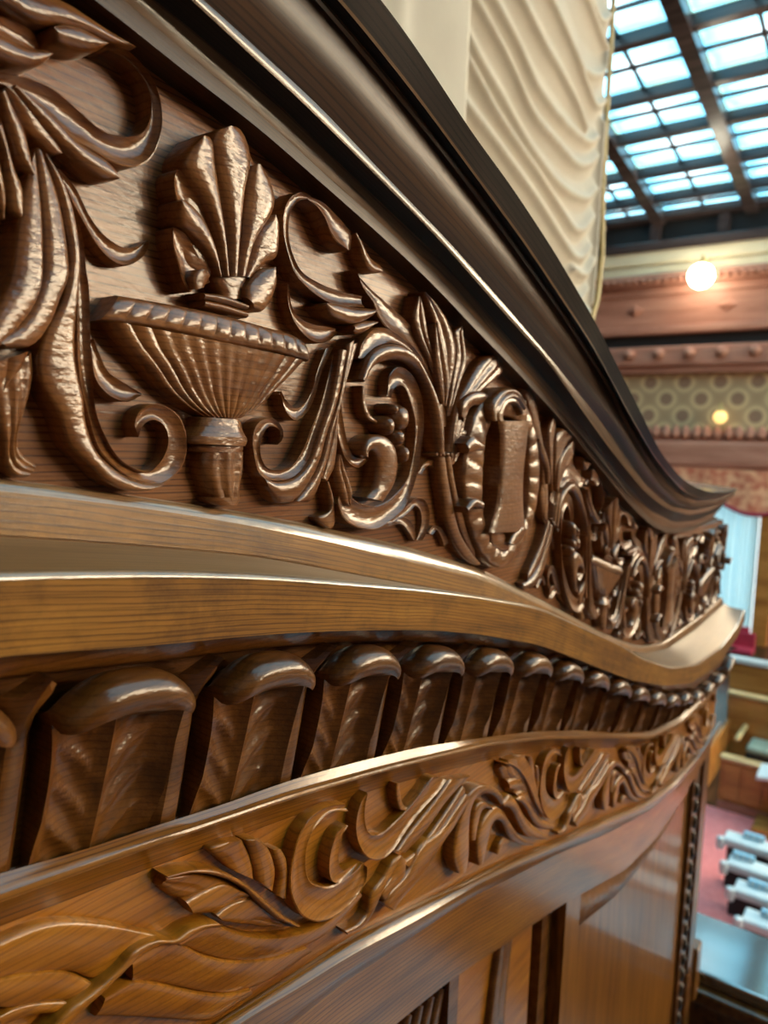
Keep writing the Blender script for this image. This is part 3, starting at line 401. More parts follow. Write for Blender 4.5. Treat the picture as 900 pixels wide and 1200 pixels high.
     [(0.8043, -0.5014), (0.8131, -0.4963), (0.8227, -0.4976), (0.8325, -0.4988)]),
    ('broad_leaf', 'leaf_fold', 'round', (7.0, 7.0, 4.2, 5.6), 3, 2,
     [(0.1841, -0.2761), (0.1989, -0.2765), (0.2172, -0.2796), (0.2355, -0.2879), (0.2585, -0.3023), (0.2784, -0.3168), (0.2961, -0.3297)],
     [(0.1853, -0.2976), (0.2052, -0.3055), (0.2326, -0.3196), (0.2536, -0.3373), (0.273, -0.3349), (0.2884, -0.3309), (0.2991, -0.3335)]),
    ('broad_leaf', 'leaf_fold', 'round', (8.4, 7.0, 5.6, 7.0), 2, 2,
     [(0.1832, -0.2957), (0.1981, -0.3002), (0.2113, -0.306), (0.2295, -0.3165), (0.2523, -0.3399)],
     [(0.1844, -0.3109), (0.1991, -0.3207), (0.2147, -0.327), (0.2285, -0.3341), (0.2445, -0.3411)]),
    ('broad_leaf', 'leaf_fold', 'round', (8.4, 7.0, 5.6, 7.0), 2, 2,
     [(0.1854, -0.318), (0.198, -0.3191), (0.2113, -0.3243), (0.2282, -0.3338)],
     [(0.1867, -0.3269), (0.199, -0.3282), (0.2119, -0.3323), (0.2242, -0.3386), (0.2297, -0.3376)]),
    ('broad_leaf', 'leaf_fold', 'round', (12.6, 11.2, 7.0, 5.6), 2, 2,
     [(0.3069, -0.3394), (0.3194, -0.3378), (0.3361, -0.341), (0.3566, -0.3582), (0.3815, -0.3764), (0.4144, -0.3942), (0.4539, -0.4077), (0.4824, -0.4096), (0.5129, -0.4064)],
     [(0.3149, -0.3484), (0.3365, -0.3676), (0.3571, -0.3836), (0.3818, -0.3985), (0.4085, -0.4113), (0.4339, -0.4191), (0.4682, -0.4263), (0.4976, -0.4249), (0.5228, -0.4175)]),
    ('broad_leaf', 'leaf_fold', 'round', (11.2, 9.8, 5.6, 4.2), 2, 2,
     [(0.2715, -0.3319), (0.2898, -0.3325), (0.3072, -0.3399), (0.3307, -0.3626), (0.3536, -0.3803), (0.3781, -0.395), (0.4046, -0.4074), (0.443, -0.4202)],
     [(0.2757, -0.3515), (0.2923, -0.3621), (0.3123, -0.3778), (0.3362, -0.3966), (0.3595, -0.4122), (0.3844, -0.4234), (0.4111, -0.4296), (0.4567, -0.434)]),
    ('broad_leaf', 'leaf_fold', 'round', (9.8, 8.4, 4.2, 4.2), 2, 2,
     [(0.2536, -0.3466), (0.2728, -0.3488), (0.2893, -0.3587), (0.3091, -0.3749), (0.3328, -0.3937), (0.3559, -0.4091), (0.3806, -0.4203)],
     [(0.25, -0.3595), (0.2809, -0.3805), (0.3135, -0.4036), (0.3449, -0.4242), (0.3604, -0.4269), (0.385, -0.4294)]),
    ('broad_leaf', 'midrib', 'round', (14.0, 15.4, 11.2, 11.2), 3, 2,
     [(0.2116, -0.3419), (0.2282, -0.3352), (0.2459, -0.3332), (0.2599, -0.3289), (0.2712, -0.3233), (0.2866, -0.3249), (0.3029, -0.3331), (0.3141, -0.3327), (0.3279, -0.3359), (0.3402, -0.3416)],
     [(0.2214, -0.3501), (0.2344, -0.3443), (0.2511, -0.3401), (0.2638, -0.3358), (0.2789, -0.3323), (0.293, -0.334), (0.3078, -0.3407), (0.3214, -0.3416), (0.3315, -0.3429), (0.3452, -0.3486)]),
]

# ------------------------------------------------------------------ materials
def nt(name):
    m = bpy.data.materials.new(name); m.use_nodes = True
    t = m.node_tree; t.nodes.clear()
    o = t.nodes.new('ShaderNodeOutputMaterial'); b = t.nodes.new('ShaderNodeBsdfPrincipled')
    t.links.new(b.outputs[0], o.inputs[0])
    return m, t, b
def node(t, kind, **kw):
    n = t.nodes.new('ShaderNode' + kind)
    for k, v in kw.items():
        if hasattr(n, k): setattr(n, k, v)
        else: n.inputs[k.replace('_', ' ')].default_value = v
    return n
def ramp(t, fac, stops):
    r = t.nodes.new('ShaderNodeValToRGB'); e = r.color_ramp.elements
    while len(e) < len(stops): e.new(0.5)
    for i, (p, c) in enumerate(stops):
        e[i].position = p; e[i].color = (*c, 1) if len(c) == 3 else c
    t.links.new(fac, r.inputs[0]); return r.outputs[0]
def mixc(t, fac, a, b, mode='MIX'):
    n = t.nodes.new('ShaderNodeMix'); n.data_type = 'RGBA'; n.blend_type = mode
    for s, v in ((n.inputs[0], fac), (n.inputs[6], a), (n.inputs[7], b)):
        if hasattr(v, 'links'): t.links.new(v, s)
        elif isinstance(v, (int, float)): s.default_value = v
        else: s.default_value = (*v, 1)
    return n.outputs[2]
def mapped(t, scale, rot=(0, 0, 0)):
    g = t.nodes.new('ShaderNodeNewGeometry'); mp = t.nodes.new('ShaderNodeMapping')
    mp.inputs['Scale'].default_value = scale; mp.inputs['Rotation'].default_value = rot
    t.links.new(g.outputs['Position'], mp.inputs['Vector']); return mp.outputs[0]
def wood(name, dark, mid, light, rough=0.38, coat=0.5, coat_rough=0.18, ring=0.0045, fig=1.0, bump=0.25, tool=0.3, along='x', size=1.0, uv=False, stain=0.0):
    """oak: fine streaks and pores stretched along the grain, thin dark growth lines every `ring` metres"""
    m, t, b = nt(name)
    f = size
    def coords(a_, c_):          # frequency along / across the grain
        if uv:
            tc = t.nodes.new('ShaderNodeTexCoord'); mp = t.nodes.new('ShaderNodeMapping')
            mp.inputs['Scale'].default_value = (a_ / f, c_ / f, 1); t.links.new(tc.outputs['UV'], mp.inputs['Vector']); return mp.outputs[0]
        return mapped(t, {'x': (a_ / f, c_ / f, c_ / f), 'y': (c_ / f, a_ / f, c_ / f), 'z': (c_ / f, c_ / f, a_ / f)}[along])
    n1 = node(t, 'TexNoise', Scale=1.0, Detail=6.0, Roughness=0.6); t.links.new(coords(4, 40), n1.inputs['Vector'])
    n2 = node(t, 'TexNoise', Scale=1.0, Detail=3.0, Roughness=0.7); t.links.new(coords(9, 520), n2.inputs['Vector'])
    wv = node(t, 'TexWave', Scale=1.0, Distortion=5.0, Detail=2.5, Detail_Scale=0.6)
    wv.wave_type = 'BANDS'; wv.bands_direction = 'DIAGONAL' if along != 'x' or uv else 'Z'
    wv.bands_direction = 'Y' if uv else {'x': 'Z', 'y': 'Z', 'z': 'X'}[along]
    t.links.new(coords(0.05 / ring, 0.314 / ring), wv.inputs['Vector'])
    base = ramp(t, n1.outputs[0], [(0.3, dark), (0.5, mid), (0.72, light)])
    ringm = ramp(t, wv.outputs['Fac'], [(0.0, (0.25, 0.2, 0.18)), (0.14, (0.75, 0.72, 0.7)), (0.3, (1, 1, 1))])
    c = mixc(t, 0.7 * fig, base, ringm, 'MULTIPLY')
    pore = ramp(t, n2.outputs[0], [(0.36, (0.5, 0.45, 0.42)), (0.5, (1, 1, 1))])
    c = mixc(t, 0.7 * fig, c, pore, 'MULTIPLY')
    if stain:
        n5 = node(t, 'TexNoise', Scale=14.0, Detail=7.0, Roughness=0.75); g5 = t.nodes.new('ShaderNodeNewGeometry'); t.links.new(g5.outputs['Position'], n5.inputs['Vector'])
        c = mixc(t, stain, c, ramp(t, n5.outputs[0], [(0.36, (0.35, 0.3, 0.28)), (0.52, (1, 1, 1))]), 'MULTIPLY')
    t.links.new(c, b.inputs['Base Color'])
    b.inputs['Roughness'].default_value = rough
    b.inputs['Specular IOR Level'].default_value = 0.15
    b.inputs['Coat Weight'].default_value = coat; b.inputs['Coat Roughness'].default_value = coat_rough
    b.inputs['Coat IOR'].default_value = 1.7
    if bump > 0:
        n3 = node(t, 'TexNoise', Scale=1.0, Detail=2.0); t.links.new(mapped(t, (110 / f, 200 / f, 200 / f)), n3.inputs['Vector'])
        bp = node(t, 'Bump', Strength=bump, Distance=0.0003 * f); t.links.new(n2.outputs[0], bp.inputs['Height'])
        bp2 = node(t, 'Bump', Strength=tool, Distance=0.0014 * f); t.links.new(n3.outputs[0], bp2.inputs['Height'])
        t.links.new(bp.outputs[0], bp2.inputs['Normal'])
        t.links.new(bp2.outputs[0], b.inputs['Normal']); t.links.new(bp2.outputs[0], b.inputs['Coat Normal'])
    return m
def plain(name, col, rough=0.6, col2=None, scale=3.0, metal=0.0, coat=0.0, bump=0.0):
    m, t, b = nt(name)
    n = node(t, 'TexNoise', Scale=scale, Detail=5.0)
    g = t.nodes.new('ShaderNodeNewGeometry'); t.links.new(g.outputs['Position'], n.inputs['Vector'])
    c2 = col2 or tuple(x * 0.82 for x in col)
    t.links.new(ramp(t, n.outputs[0], [(0.3, c2), (0.7, col)]), b.inputs['Base Color'])
    b.inputs['Roughness'].default_value = rough; b.inputs['Metallic'].default_value = metal
    b.inputs['Coat Weight'].default_value = coat; b.inputs['Coat Roughness'].default_value = 0.12
    if bump:
        bp = node(t, 'Bump', Strength=bump, Distance=0.01); t.links.new(n.outputs[0], bp.inputs['Height']); t.links.new(bp.outputs[0], b.inputs['Normal'])
    return m
def glow(name, col, strength, col2=None, scale=1.0):
    m, t, b = nt(name)
    b.inputs['Base Color'].default_value = (*[x * 0.5 for x in col], 1)
    b.inputs['Emission Strength'].default_value = strength
    if col2:
        n = node(t, 'TexNoise', Scale=scale, Detail=4.0); g = t.nodes.new('ShaderNodeNewGeometry')
        t.links.new(g.outputs['Position'], n.inputs['Vector'])
        t.links.new(ramp(t, n.outputs[0], [(0.38, col2), (0.56, col)]), b.inputs['Emission Color'])
    else: b.inputs['Emission Color'].default_value = (*col, 1)
    return m
M = {}
M['carved'] = wood('carved brown oak', (0.105, 0.031, 0.006), (0.185, 0.063, 0.015), (0.275, 0.11, 0.03), rough=0.45, coat=0.6, coat_rough=0.19, tool=0.42, fig=0.6)
M['cornice'] = wood('dark cornice oak', (0.03, 0.011, 0.004), (0.055, 0.022, 0.008), (0.09, 0.039, 0.015), rough=0.45, coat=0.32, coat_rough=0.3, tool=0.05, uv=True)
M['ebony'] = wood('near black fascia and soffit shade', (0.014, 0.008, 0.005), (0.022, 0.012, 0.008), (0.034, 0.019, 0.012), rough=0.5, coat=0.25, coat_rough=0.25, tool=0.03, uv=True)  # on the soffits this near black paints the shade of the overhang
M['cornicelight'] = wood('cornice highlight oak', (0.11, 0.056, 0.026), (0.17, 0.09, 0.042), (0.24, 0.13, 0.065), rough=0.4, coat=0.9, coat_rough=0.2, tool=0.05, uv=True)  # cornice oak lightened to stand for the cream reflections
M['ground'] = wood('carved ground oak', (0.13, 0.038, 0.008), (0.215, 0.073, 0.017), (0.3, 0.118, 0.032), rough=0.45, coat=0.36, coat_rough=0.18, tool=0.16, fig=1.2)
M['golden'] = wood('golden ledge oak', (0.14, 0.049, 0.004), (0.25, 0.098, 0.010), (0.34, 0.147, 0.019), rough=0.45, coat=0.45, coat_rough=0.26, tool=0.05, uv=True, stain=0.6, ring=0.0032)
M['edge'] = wood('ledge highlight oak', (0.2, 0.11, 0.05), (0.3, 0.17, 0.08), (0.38, 0.23, 0.12), rough=0.35, coat=1.0, coat_rough=0.12, tool=0.08, uv=True, stain=0.4)  # pale colour stands for sky glints on the ledge edges and cornice top
M['shelftop'] = wood('ledge top with sheen colour', (0.15, 0.07, 0.022), (0.2, 0.1, 0.036), (0.25, 0.13, 0.05), rough=0.4, coat=0.22, coat_rough=0.42, tool=0.04, uv=True, fig=0.4)  # greyer, less grained colour stands for the reflection on the ledge top
M['amber'] = wood('amber carved oak', (0.15, 0.042, 0.002), (0.26, 0.083, 0.004), (0.35, 0.125, 0.009), rough=0.45, coat=0.4, coat_rough=0.17, tool=0.22, fig=0.5, ring=0.006)
M['ambermould'] = wood('amber moulding oak', (0.12, 0.036, 0.002), (0.21, 0.071, 0.004), (0.29, 0.11, 0.009), rough=0.45, coat=0.7, coat_rough=0.16, tool=0.08, uv=True)
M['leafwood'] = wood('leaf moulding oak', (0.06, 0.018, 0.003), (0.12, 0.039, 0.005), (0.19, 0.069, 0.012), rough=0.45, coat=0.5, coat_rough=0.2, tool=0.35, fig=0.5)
M['polished'] = wood('polished panel oak', (0.11, 0.034, 0.004), (0.19, 0.066, 0.008), (0.27, 0.1, 0.014), rough=0.4, coat=0.4, coat_rough=0.1, bump=0, along='z')
M['lacquer'] = wood('lacquered desk top', (0.05, 0.025, 0.012), (0.075, 0.04, 0.02), (0.1, 0.055, 0.028), rough=0.2, coat=1.0, coat_rough=0.09, bump=0, along='y', fig=0.2)
M['lacquer'].node_tree.nodes['Principled BSDF'].inputs['Coat IOR'].default_value = 2.7
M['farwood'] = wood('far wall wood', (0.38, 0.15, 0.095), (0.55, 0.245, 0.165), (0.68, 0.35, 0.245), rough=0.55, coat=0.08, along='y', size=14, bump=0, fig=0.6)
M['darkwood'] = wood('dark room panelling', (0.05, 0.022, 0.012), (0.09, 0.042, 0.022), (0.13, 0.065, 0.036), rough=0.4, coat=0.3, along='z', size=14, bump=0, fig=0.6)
M['bench'] = wood('bench oak', (0.36, 0.13, 0.03), (0.55, 0.225, 0.05), (0.68, 0.31, 0.085), rough=0.4, coat=0.4, along='y', size=10, bump=0)
M['benchlight'] = wood('pale bench rail', (0.6, 0.37, 0.15), (0.74, 0.5, 0.23), (0.82, 0.6, 0.32), rough=0.4, coat=0.4, along='y', size=10, bump=0)
M['beam'] = wood('skylight beam wood', (0.05, 0.034, 0.034), (0.085, 0.06, 0.058), (0.13, 0.095, 0.09), rough=0.4, coat=0.3, along='y', size=14, bump=0)
M['cream'] = plain('cream plaster', (0.9, 0.8, 0.56), 0.7, (0.8, 0.7, 0.48), 1.2)
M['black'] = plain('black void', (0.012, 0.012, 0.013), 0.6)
M['curtain'] = plain('cream curtain cloth', (0.60, 0.52, 0.40), 0.75, (0.55, 0.47, 0.36), 9.0)
M['trim'] = plain('gold curtain trim', (0.52, 0.38, 0.15), 0.6, (0.42, 0.3, 0.1), 40)
M['bluecloth'] = plain('pale blue drape', (0.88, 0.97, 0.97), 0.8, (0.82, 0.93, 0.94), 2.0)
_t = M['bluecloth'].node_tree; _b = _t.nodes['Principled BSDF']; _tr = _t.nodes.new('ShaderNodeBsdfTranslucent'); _tr.inputs[0].default_value = (0.7, 0.9, 0.95, 1)
_mx = _t.nodes.new('ShaderNodeMixShader'); _mx.inputs[0].default_value = 0.22
_t.links.new(_b.outputs[0], _mx.inputs[1]); _t.links.new(_tr.outputs[0], _mx.inputs[2]); _t.links.new(_mx.outputs[0], _t.nodes['Material Output'].inputs[0])
M['drape_glow'] = glow('added drape backlight', (0.8, 0.95, 1.0), 1.8)  # added glow behind the blue drape to brighten it
M['carpet'] = plain('red carpet', (0.9, 0.25, 0.23), 0.95, (0.8, 0.2, 0.185), 9.0)
M['red'] = plain('red upholstery', (0.42, 0.02, 0.05), 0.8)
M['cushion'] = plain('grey green cushion', (0.33, 0.36, 0.27), 0.8)
M['paper'] = plain('white desk top', (0.74, 0.76, 0.75), 0.45, (0.68, 0.71, 0.71), 5, coat=0.4)
M['plate'] = plain('pale blue name block', (0.35, 0.62, 0.78), 0.35)
M['floorwood'] = wood('floor boards', (0.03, 0.015, 0.009), (0.05, 0.026, 0.015), (0.08, 0.04, 0.022), size=10, bump=0)
M['pane'] = None
def pane_material():
    m, t, b = nt('stained skylight glass')
    g = t.nodes.new('ShaderNodeTexCoord'); sx = t.nodes.new('ShaderNodeSeparateXYZ'); t.links.new(g.outputs['Object'], sx.inputs[0])
    n = node(t, 'TexNoise', Scale=1.1, Detail=4.0); ge = t.nodes.new('ShaderNodeNewGeometry'); t.links.new(ge.outputs['Position'], n.inputs['Vector'])
    def mth(op, a, bb=None):
        q = t.nodes.new('ShaderNodeMath'); q.operation = op
        for i, v in enumerate((a, bb)):
            if v is None: continue
            if hasattr(v, 'links'): t.links.new(v, q.inputs[i])
            else: q.inputs[i].default_value = v
        return q.outputs[0]
    ex = mth('ABSOLUTE', sx.outputs['X']); ey = mth('ABSOLUTE', sx.outputs['Y'])
    edge = mth('MAXIMUM', mth('DIVIDE', ex, 1.0), mth('DIVIDE', ey, 1.0))
    e2 = mth('ADD', edge, mth('MULTIPLY', mth('SUBTRACT', n.outputs[0], 0.5), 0.55))
    col = ramp(t, e2, [(0.0, (0.86, 0.97, 1.0)), (0.45, (0.40, 0.83, 1.0)), (0.88, (0.16, 0.58, 0.84)), (0.97, (0.3, 0.52, 0.38)), (1.0, (0.16, 0.46, 0.55))])
    t.links.new(col, b.inputs['Emission Color']); b.inputs['Emission Strength'].default_value = SKY_L
    b.inputs['Base Color'].default_value = (0.2, 0.35, 0.4, 1); b.inputs['Roughness'].default_value = 0.15
    return m
M['pane'] = pane_material()
M['added_window'] = glow('added wall glow', (1.0, 0.82, 0.56), WIN_L)
M['globe'] = glow('lit lamp globe', (1.0, 0.93, 0.72), 20.0)
M['sconce'] = glow('amber sconce glass', (1.0, 0.68, 0.22), 1.6)
def wallpaper():
    m, t, b = nt('olive trellis wallpaper')
    g = t.nodes.new('ShaderNodeNewGeometry'); sx = t.nodes.new('ShaderNodeSeparateXYZ'); t.links.new(g.outputs['Position'], sx.inputs[0])
    def mth(op, a, bb=None):
        q = t.nodes.new('ShaderNodeMath'); q.operation = op
        for i, v in enumerate((a, bb)):
            if v is None: continue
            if hasattr(v, 'links'): t.links.new(v, q.inputs[i])
            else: q.inputs[i].default_value = v
        return q.outputs[0]
    P = 1.2
    def spots(oy, oz):
        a = mth('SUBTRACT', mth('FRACT', mth('ADD', mth('DIVIDE', sx.outputs['Y'], P), oy)), 0.5)
        c = mth('SUBTRACT', mth('FRACT', mth('ADD', mth('DIVIDE', sx.outputs['Z'], P), oz)), 0.5)
        return mth('SQRT', mth('ADD', mth('MULTIPLY', a, a), mth('MULTIPLY', c, c)))
    d = mth('MINIMUM', spots(0, 0), spots(0.5, 0.5))
    col = ramp(t, d, [(0.0, (0.30, 0.17, 0.10)), (0.17, (0.31, 0.18, 0.11)), (0.21, (0.62, 0.44, 0.23)), (0.27, (0.66, 0.48, 0.26)), (0.31, (0.48, 0.33, 0.18)), (0.42, (0.42, 0.28, 0.15))])
    t.links.new(col, b.inputs['Base Color']); b.inputs['Roughness'].default_value = 0.7
    return m
M['wallpaper'] = wallpaper()
def damask():
    m, t, b = nt('coral damask')
    g = t.nodes.new('ShaderNodeNewGeometry')
    v = node(t, 'TexVoronoi', Scale=2.6); t.links.new(g.outputs['Position'], v.inputs['Vector'])
    n = node(t, 'TexNoise', Scale=3.5, Detail=5); t.links.new(g.outputs['Position'], n.inputs['Vector'])
    c = ramp(t, n.outputs[0], [(0.4, (0.62, 0.16, 0.08)), (0.6, (0.88, 0.45, 0.25))])
    t.links.new(c, b.inputs['Base Color']); b.inputs['Roughness'].default_value = 0.7
    return m
M['damask'] = damask()

# ------------------------------------------------------------------ mesh helpers
def link(name, mesh, mat=None, parent=None, smooth=None, **props):
    o = bpy.data.objects.new(name, mesh); COL.objects.link(o)
    if mat and not mesh.materials: mesh.materials.append(M[mat])
    if parent: o.parent = parent
    if smooth is not None:
        mesh.polygons.foreach_set('use_smooth', [True] * len(mesh.polygons)); mesh.set_sharp_from_angle(angle=math.radians(smooth))
    for k, v in props.items(): o[k] = v
    return o
def mesh_of(name, V, Fc):
    me = bpy.data.meshes.new(name); me.from_pydata([tuple(map(float, v)) for v in V], [], Fc); me.validate(); me.update(); return me
def fix_normals(me):
    bm = bmesh.new(); bm.from_mesh(me); bmesh.ops.recalc_face_normals(bm, faces=bm.faces)
    bm.to_mesh(me); bm.free()
class MB:
    def __init__(s): s.V = []; s.F = []
    def add(s, V, Fc):
        o = len(s.V); s.V += [tuple(map(float, v)) for v in V]; s.F += [tuple(i + o for i in f) for f in Fc]; return s
    def box(s, x0, x1, y0, y1, z0, z1):
        V = [(x, y, z) for z in (z0, z1) for y in (y0, y1) for x in (x0, x1)]
        return s.add(V, [(0, 2, 3, 1), (4, 5, 7, 6), (0, 1, 5, 4), (2, 6, 7, 3), (0, 4, 6, 2), (1, 3, 7, 5)])
    def prism_y(s, prof, y0, y1):      # profile in x,z swept along y
        n = len(prof); V = [(x, y0, z) for x, z in prof] + [(x, y1, z) for x, z in prof]
        Fc = [(i, (i + 1) % n, n + (i + 1) % n, n + i) for i in range(n)] + [tuple(range(n))[::-1], tuple(range(n, 2 * n))]
        return s.add(V, Fc)
    def lathe(s, prof, cx, cy, cz, n=20):
        V = []; Fc = []
        for r, z in prof:
            for k in range(n):
                a = 2 * math.pi * k / n; V.append((cx + r * math.cos(a), cy + r * math.sin(a), cz + z))
        for i in range(len(prof) - 1):
            for k in range(n): Fc.append((i * n + k, i * n + (k + 1) % n, (i + 1) * n + (k + 1) % n, (i + 1) * n + k))
        Fc.append(tuple(range(n))[::-1]); Fc.append(tuple(range((len(prof) - 1) * n, len(prof) * n)))
        return s.add(V, Fc)
    def build(s, name, mat, parent=None, smooth=None, bevel=0, **props):
        me = mesh_of(name, s.V, s.F); fix_normals(me)
        o = link(name, me, mat, parent, smooth, **props)
        if bevel:
            b = o.modifiers.new('bevel', 'BEVEL'); b.width = bevel; b.segments = 2; b.limit_method = 'ANGLE'
        return o
def thing(name, label, cat, loc=(0, 0, 0), group=None, kind=None):
    o = bpy.data.objects.new(name, None); COL.objects.link(o); o.location = loc; o.empty_display_size = 0.1
    o['label'] = label; o['category'] = cat
    if group: o['group'] = group
    if kind: o['kind'] = kind
    return o
def tag(o, label, cat, group=None):
    o['label'] = label; o['category'] = cat
    if group: o['group'] = group
    return o

# ------------------------------------------------------------------ the S-curve of the wall mouldings
X_START = -0.30
XS = np.linspace(X_START, 2.45, 560)
def curve(pts):
    x = np.array([p[0] for p in pts]); z = np.array([p[1] for p in pts])
    s0 = np.clip((z[2] - z[0]) / (x[2] - x[0]), -0.2, 0.0); s1 = (z[-1] - z[-3]) / (x[-1] - x[-3])
    xl = np.array([X_START - 0.2, x[0] - 0.12]); xr = np.array([2.6])
    zl = z[0] - s0 * (1 - np.exp(-(x[0] - xl) / 0.25)) * 0.25
    x = np.concatenate([xl, x, xr]); z = np.concatenate([zl, z, z[-1:] + s1 * (2.6 - x[-1])])
    y = np.interp(XS, x, z); k = np.hanning(25); k /= k.sum()
    yp = np.concatenate([np.full(12, y[0]) - (y[1] - y[0]) * np.arange(12, 0, -1), y, y[-1] + (y[-1] - y[-2]) * np.arange(1, 13)])
    return np.convolve(yp, k, 'valid')
H = {k: curve(v[1]) for k, v in LINES.items()}
OFF = {k: v[0] for k, v in LINES.items()}
XEND = {k: v[1][-1][0] for k, v in LINES.items()}
for k, v in dict(c0=2.10, l0=2.11, l1=2.115, l2=2.12, l5=2.17, l6=2.13, l7=2.14, l8=2.16, l9=2.13, l10=2.13, l10b=2.16, l11=2.135, l12=2.13, l3=2.175, l4=2.185).items(): XEND[k] = v
def hz(k, x): return np.interp(x, XS, H[k])
NU = 150
_u = np.linspace(0, 1, NU) ** 1.25
def row(k, dx=0.0): return X_START + (XEND[k] + dx - X_START) * _u
def band(stations, name, mat, parent, smooth=35, cap=True, back=0.06):
    """stations: list of (x row, offset towards the room, height row); sweeps them into one moulded band with a back and an end"""
    V = []; n = len(stations)
    for xr, o, z in stations:
        V += [(x, -o, ZC + zz) for x, zz in zip(xr, z)]
    Fc = []
    for j in range(n - 1):
        for i in range(NU - 1):
            a = j * NU + i; Fc.append((a, a + 1, a + NU + 1, a + NU))
    if cap:
        e = len(V)
        for xr, o, z in (stations[-1], stations[0]): V.append((xr[-1], back, ZC + z[-1]))
        Fc.append(tuple([j * NU + NU - 1 for j in range(n)] + [e, e + 1]))
    me = mesh_of(name, V, Fc)
    cum = [0.0]
    for a, c in zip(stations[:-1], stations[1:]): cum.append(cum[-1] + math.hypot(float(np.mean(c[1])) - float(np.mean(a[1])), float(np.mean(c[2] - a[2]))))
    cum += [cum[-1] + 0.05, 0.05]
    off = 0.37 * (len(bpy.data.meshes) % 17)
    uvl = me.uv_layers.new(name='UVMap')
    for lp in me.loops:
        vi = lp.vertex_index; uvl.data[lp.index].uv = (V[vi][0], off + cum[min(vi // NU, n) if vi < n * NU else n + (vi - n * NU)])
    return link(name, me, mat, parent, smooth)
def between(a, b, n=1, bulge=0.0):
    """n inner stations between two traced lines, pushed outwards along the normal by a bulge"""
    out = []
    for j in range(n + 1):
        s = j / n; xr = row(a) * (1 - s) + row(b) * s
        za = hz(a, xr); zb = hz(b, xr); o = OFF[a] * (1 - s) + OFF[b] * s; z = za * (1 - s) + zb * s
        d = math.sin(math.pi * s) * bulge
        dz = float(np.mean(zb - za)); do = OFF[b] - OFF[a]; l = math.hypot(dz, do) or 1
        out.append((xr, o + d * abs(dz) / l, z - d * do / l * (1 if dz > 0 else -1)))
    return out
def join(*segs):
    out = []
    for s in segs: out += s if not out else s[1:]
    return out

# ---- cornice
cor = thing('cornice_rail', 'dark oak moulded cornice rail sweeping down above the carved urn panel', 'cornice', (0, 0, ZC))
cor.location = (0, 0, 0)
xr, xr1 = row('c0'), row('c1')
z0_, z1_ = hz('c0', xr), hz('c1', xr1)
band([(xr, 0.0, z0_), (xr, -0.022, z0_ + 0.002), (xr1, -0.022, z1_ + 0.001), (xr1, OFF['c1'], z1_)] + between('c1', 'c2', 2)[1:], 'lower_fillet', 'cornice', cor, 16)
band(between('c2', 'c3', 3, 0.0006), 'cove_strip', 'cornicelight', cor, 16)
band(between('c3', 'c4'), 'soffit', 'ebony', cor, 16)  # soffit shade is put into the colour
band(join(between('c4', 'c5', 3, 0.0006)), 'thin_bead', 'cornicelight', cor, 16)
band(join(between('c5', 'c6', 12, 0.005)), 'round_moulding', 'cornice', cor, 40)
band(join(between('c6', 'c7', 2, 0.0008)), 'thin_bead', 'cornicelight', cor, 16)
f9 = between('c8', 'c9', 10)
band(between('c7', 'c8'), 'soffit', 'ebony', cor, 16)
band(f9[:2], 'thin_bead', 'cornicelight', cor, 16)  # first strip of the fascia, coloured pale as a bright line
band(f9[1:], 'fascia', 'ebony', cor, 16)
xr = row('c9'); z9 = hz('c9', xr)
band([(xr, OFF['c9'], z9), (xr, OFF['c9'] - 0.0015, z9 + 0.0012), (xr, -0.24, z9 + 0.032), (xr, -0.24, z9 - 0.05)], 'top_board', 'edge', cor, 16, cap=False)

# ---- carved upper frieze : back board
fri = thing('carved_frieze', 'brown oak frieze board carved with urn, acanthus scrolls and wreath', 'carved panel')
xa = row('c0')
st = []
for s in np.linspace(0, 1, 8):
    xx = row('l0') * (1 - s) + row('c0') * s
    st.append((xx, 0.0, (hz('l0', xx) - 0.004) * (1 - s) + (hz('c0', xx) + 0.004) * s))
band(st, 'back_board', 'ground', fri, 30, back=0.05)

# ---- ledge
led = thing('shelf_ledge', 'golden oak shelf ledge with flat front edge below the carved urn frieze', 'ledge')
band(between('l0', 'l1', 6, 0.002), 'chamfer', 'edge', led, 40)
band(between('l1', 'l2'), 'base_fillet', 'golden', led, 16)
xl3 = row('l3'); xl2 = row('l2')
nose = [(xl3, OFF['l3'] - 0.004, hz('l3', xl3) + 0.0012)]
lip = [(xl3, OFF['l3'] - 0.004 + 0.004 * math.sin(a_), hz('l3', xl3) - 0.0028 + 0.004 * math.cos(a_)) for a_ in np.linspace(0, math.pi / 2, 7)]
top = [(xl2, OFF['l2'] - 0.001, hz('l2', xl2)), (xl2, OFF['l2'] - 0.001, hz('l2', xl2) - 0.006), (xl2, OFF['l2'] + 0.0022, hz('l2', xl2) - 0.006), (xl2, OFF['l2'] + 0.0026, hz('l2', xl2) - 0.0012)]
for s in (0.25, 0.5, 0.75):
    xx = xl2 * (1 - s) + xl3 * s
    top.append((xx, OFF['l2'] * (1 - s) + (OFF['l3'] - 0.004) * s, (hz('l2', xx) - 0.0015) * (1 - s) + (hz('l3', xx) + 0.0012) * s))
face = between('l3', 'l4', 2)
band(top + nose, 'shelf_board', 'shelftop', led, 16)
band(lip, 'highlight_edge', 'edge', led, 40)  # bright line along the nose, lightened in the colour
band(lip[-1:] + face[1:], 'front_face', 'golden', led, 16)
xl4 = row('l4')
band([(xl4, OFF['l4'], hz('l4', xl4)), (xl4, OFF['l4'] - 0.004, hz('l4', xl4) - 0.0005), (xl4, 0.046, hz('l4', xl4) - 0.001)] +
     [(row('l5'), 0.046 - 0.012 * q, hz('l4', row('l5')) * (1 - q) + hz('l5', row('l5')) * q - 0.004 * math.sin(q * 3.1)) for q in (0.3, 0.6, 0.8, 1.0, 1.3)], 'under_moulding', 'leafwood', led, 40)

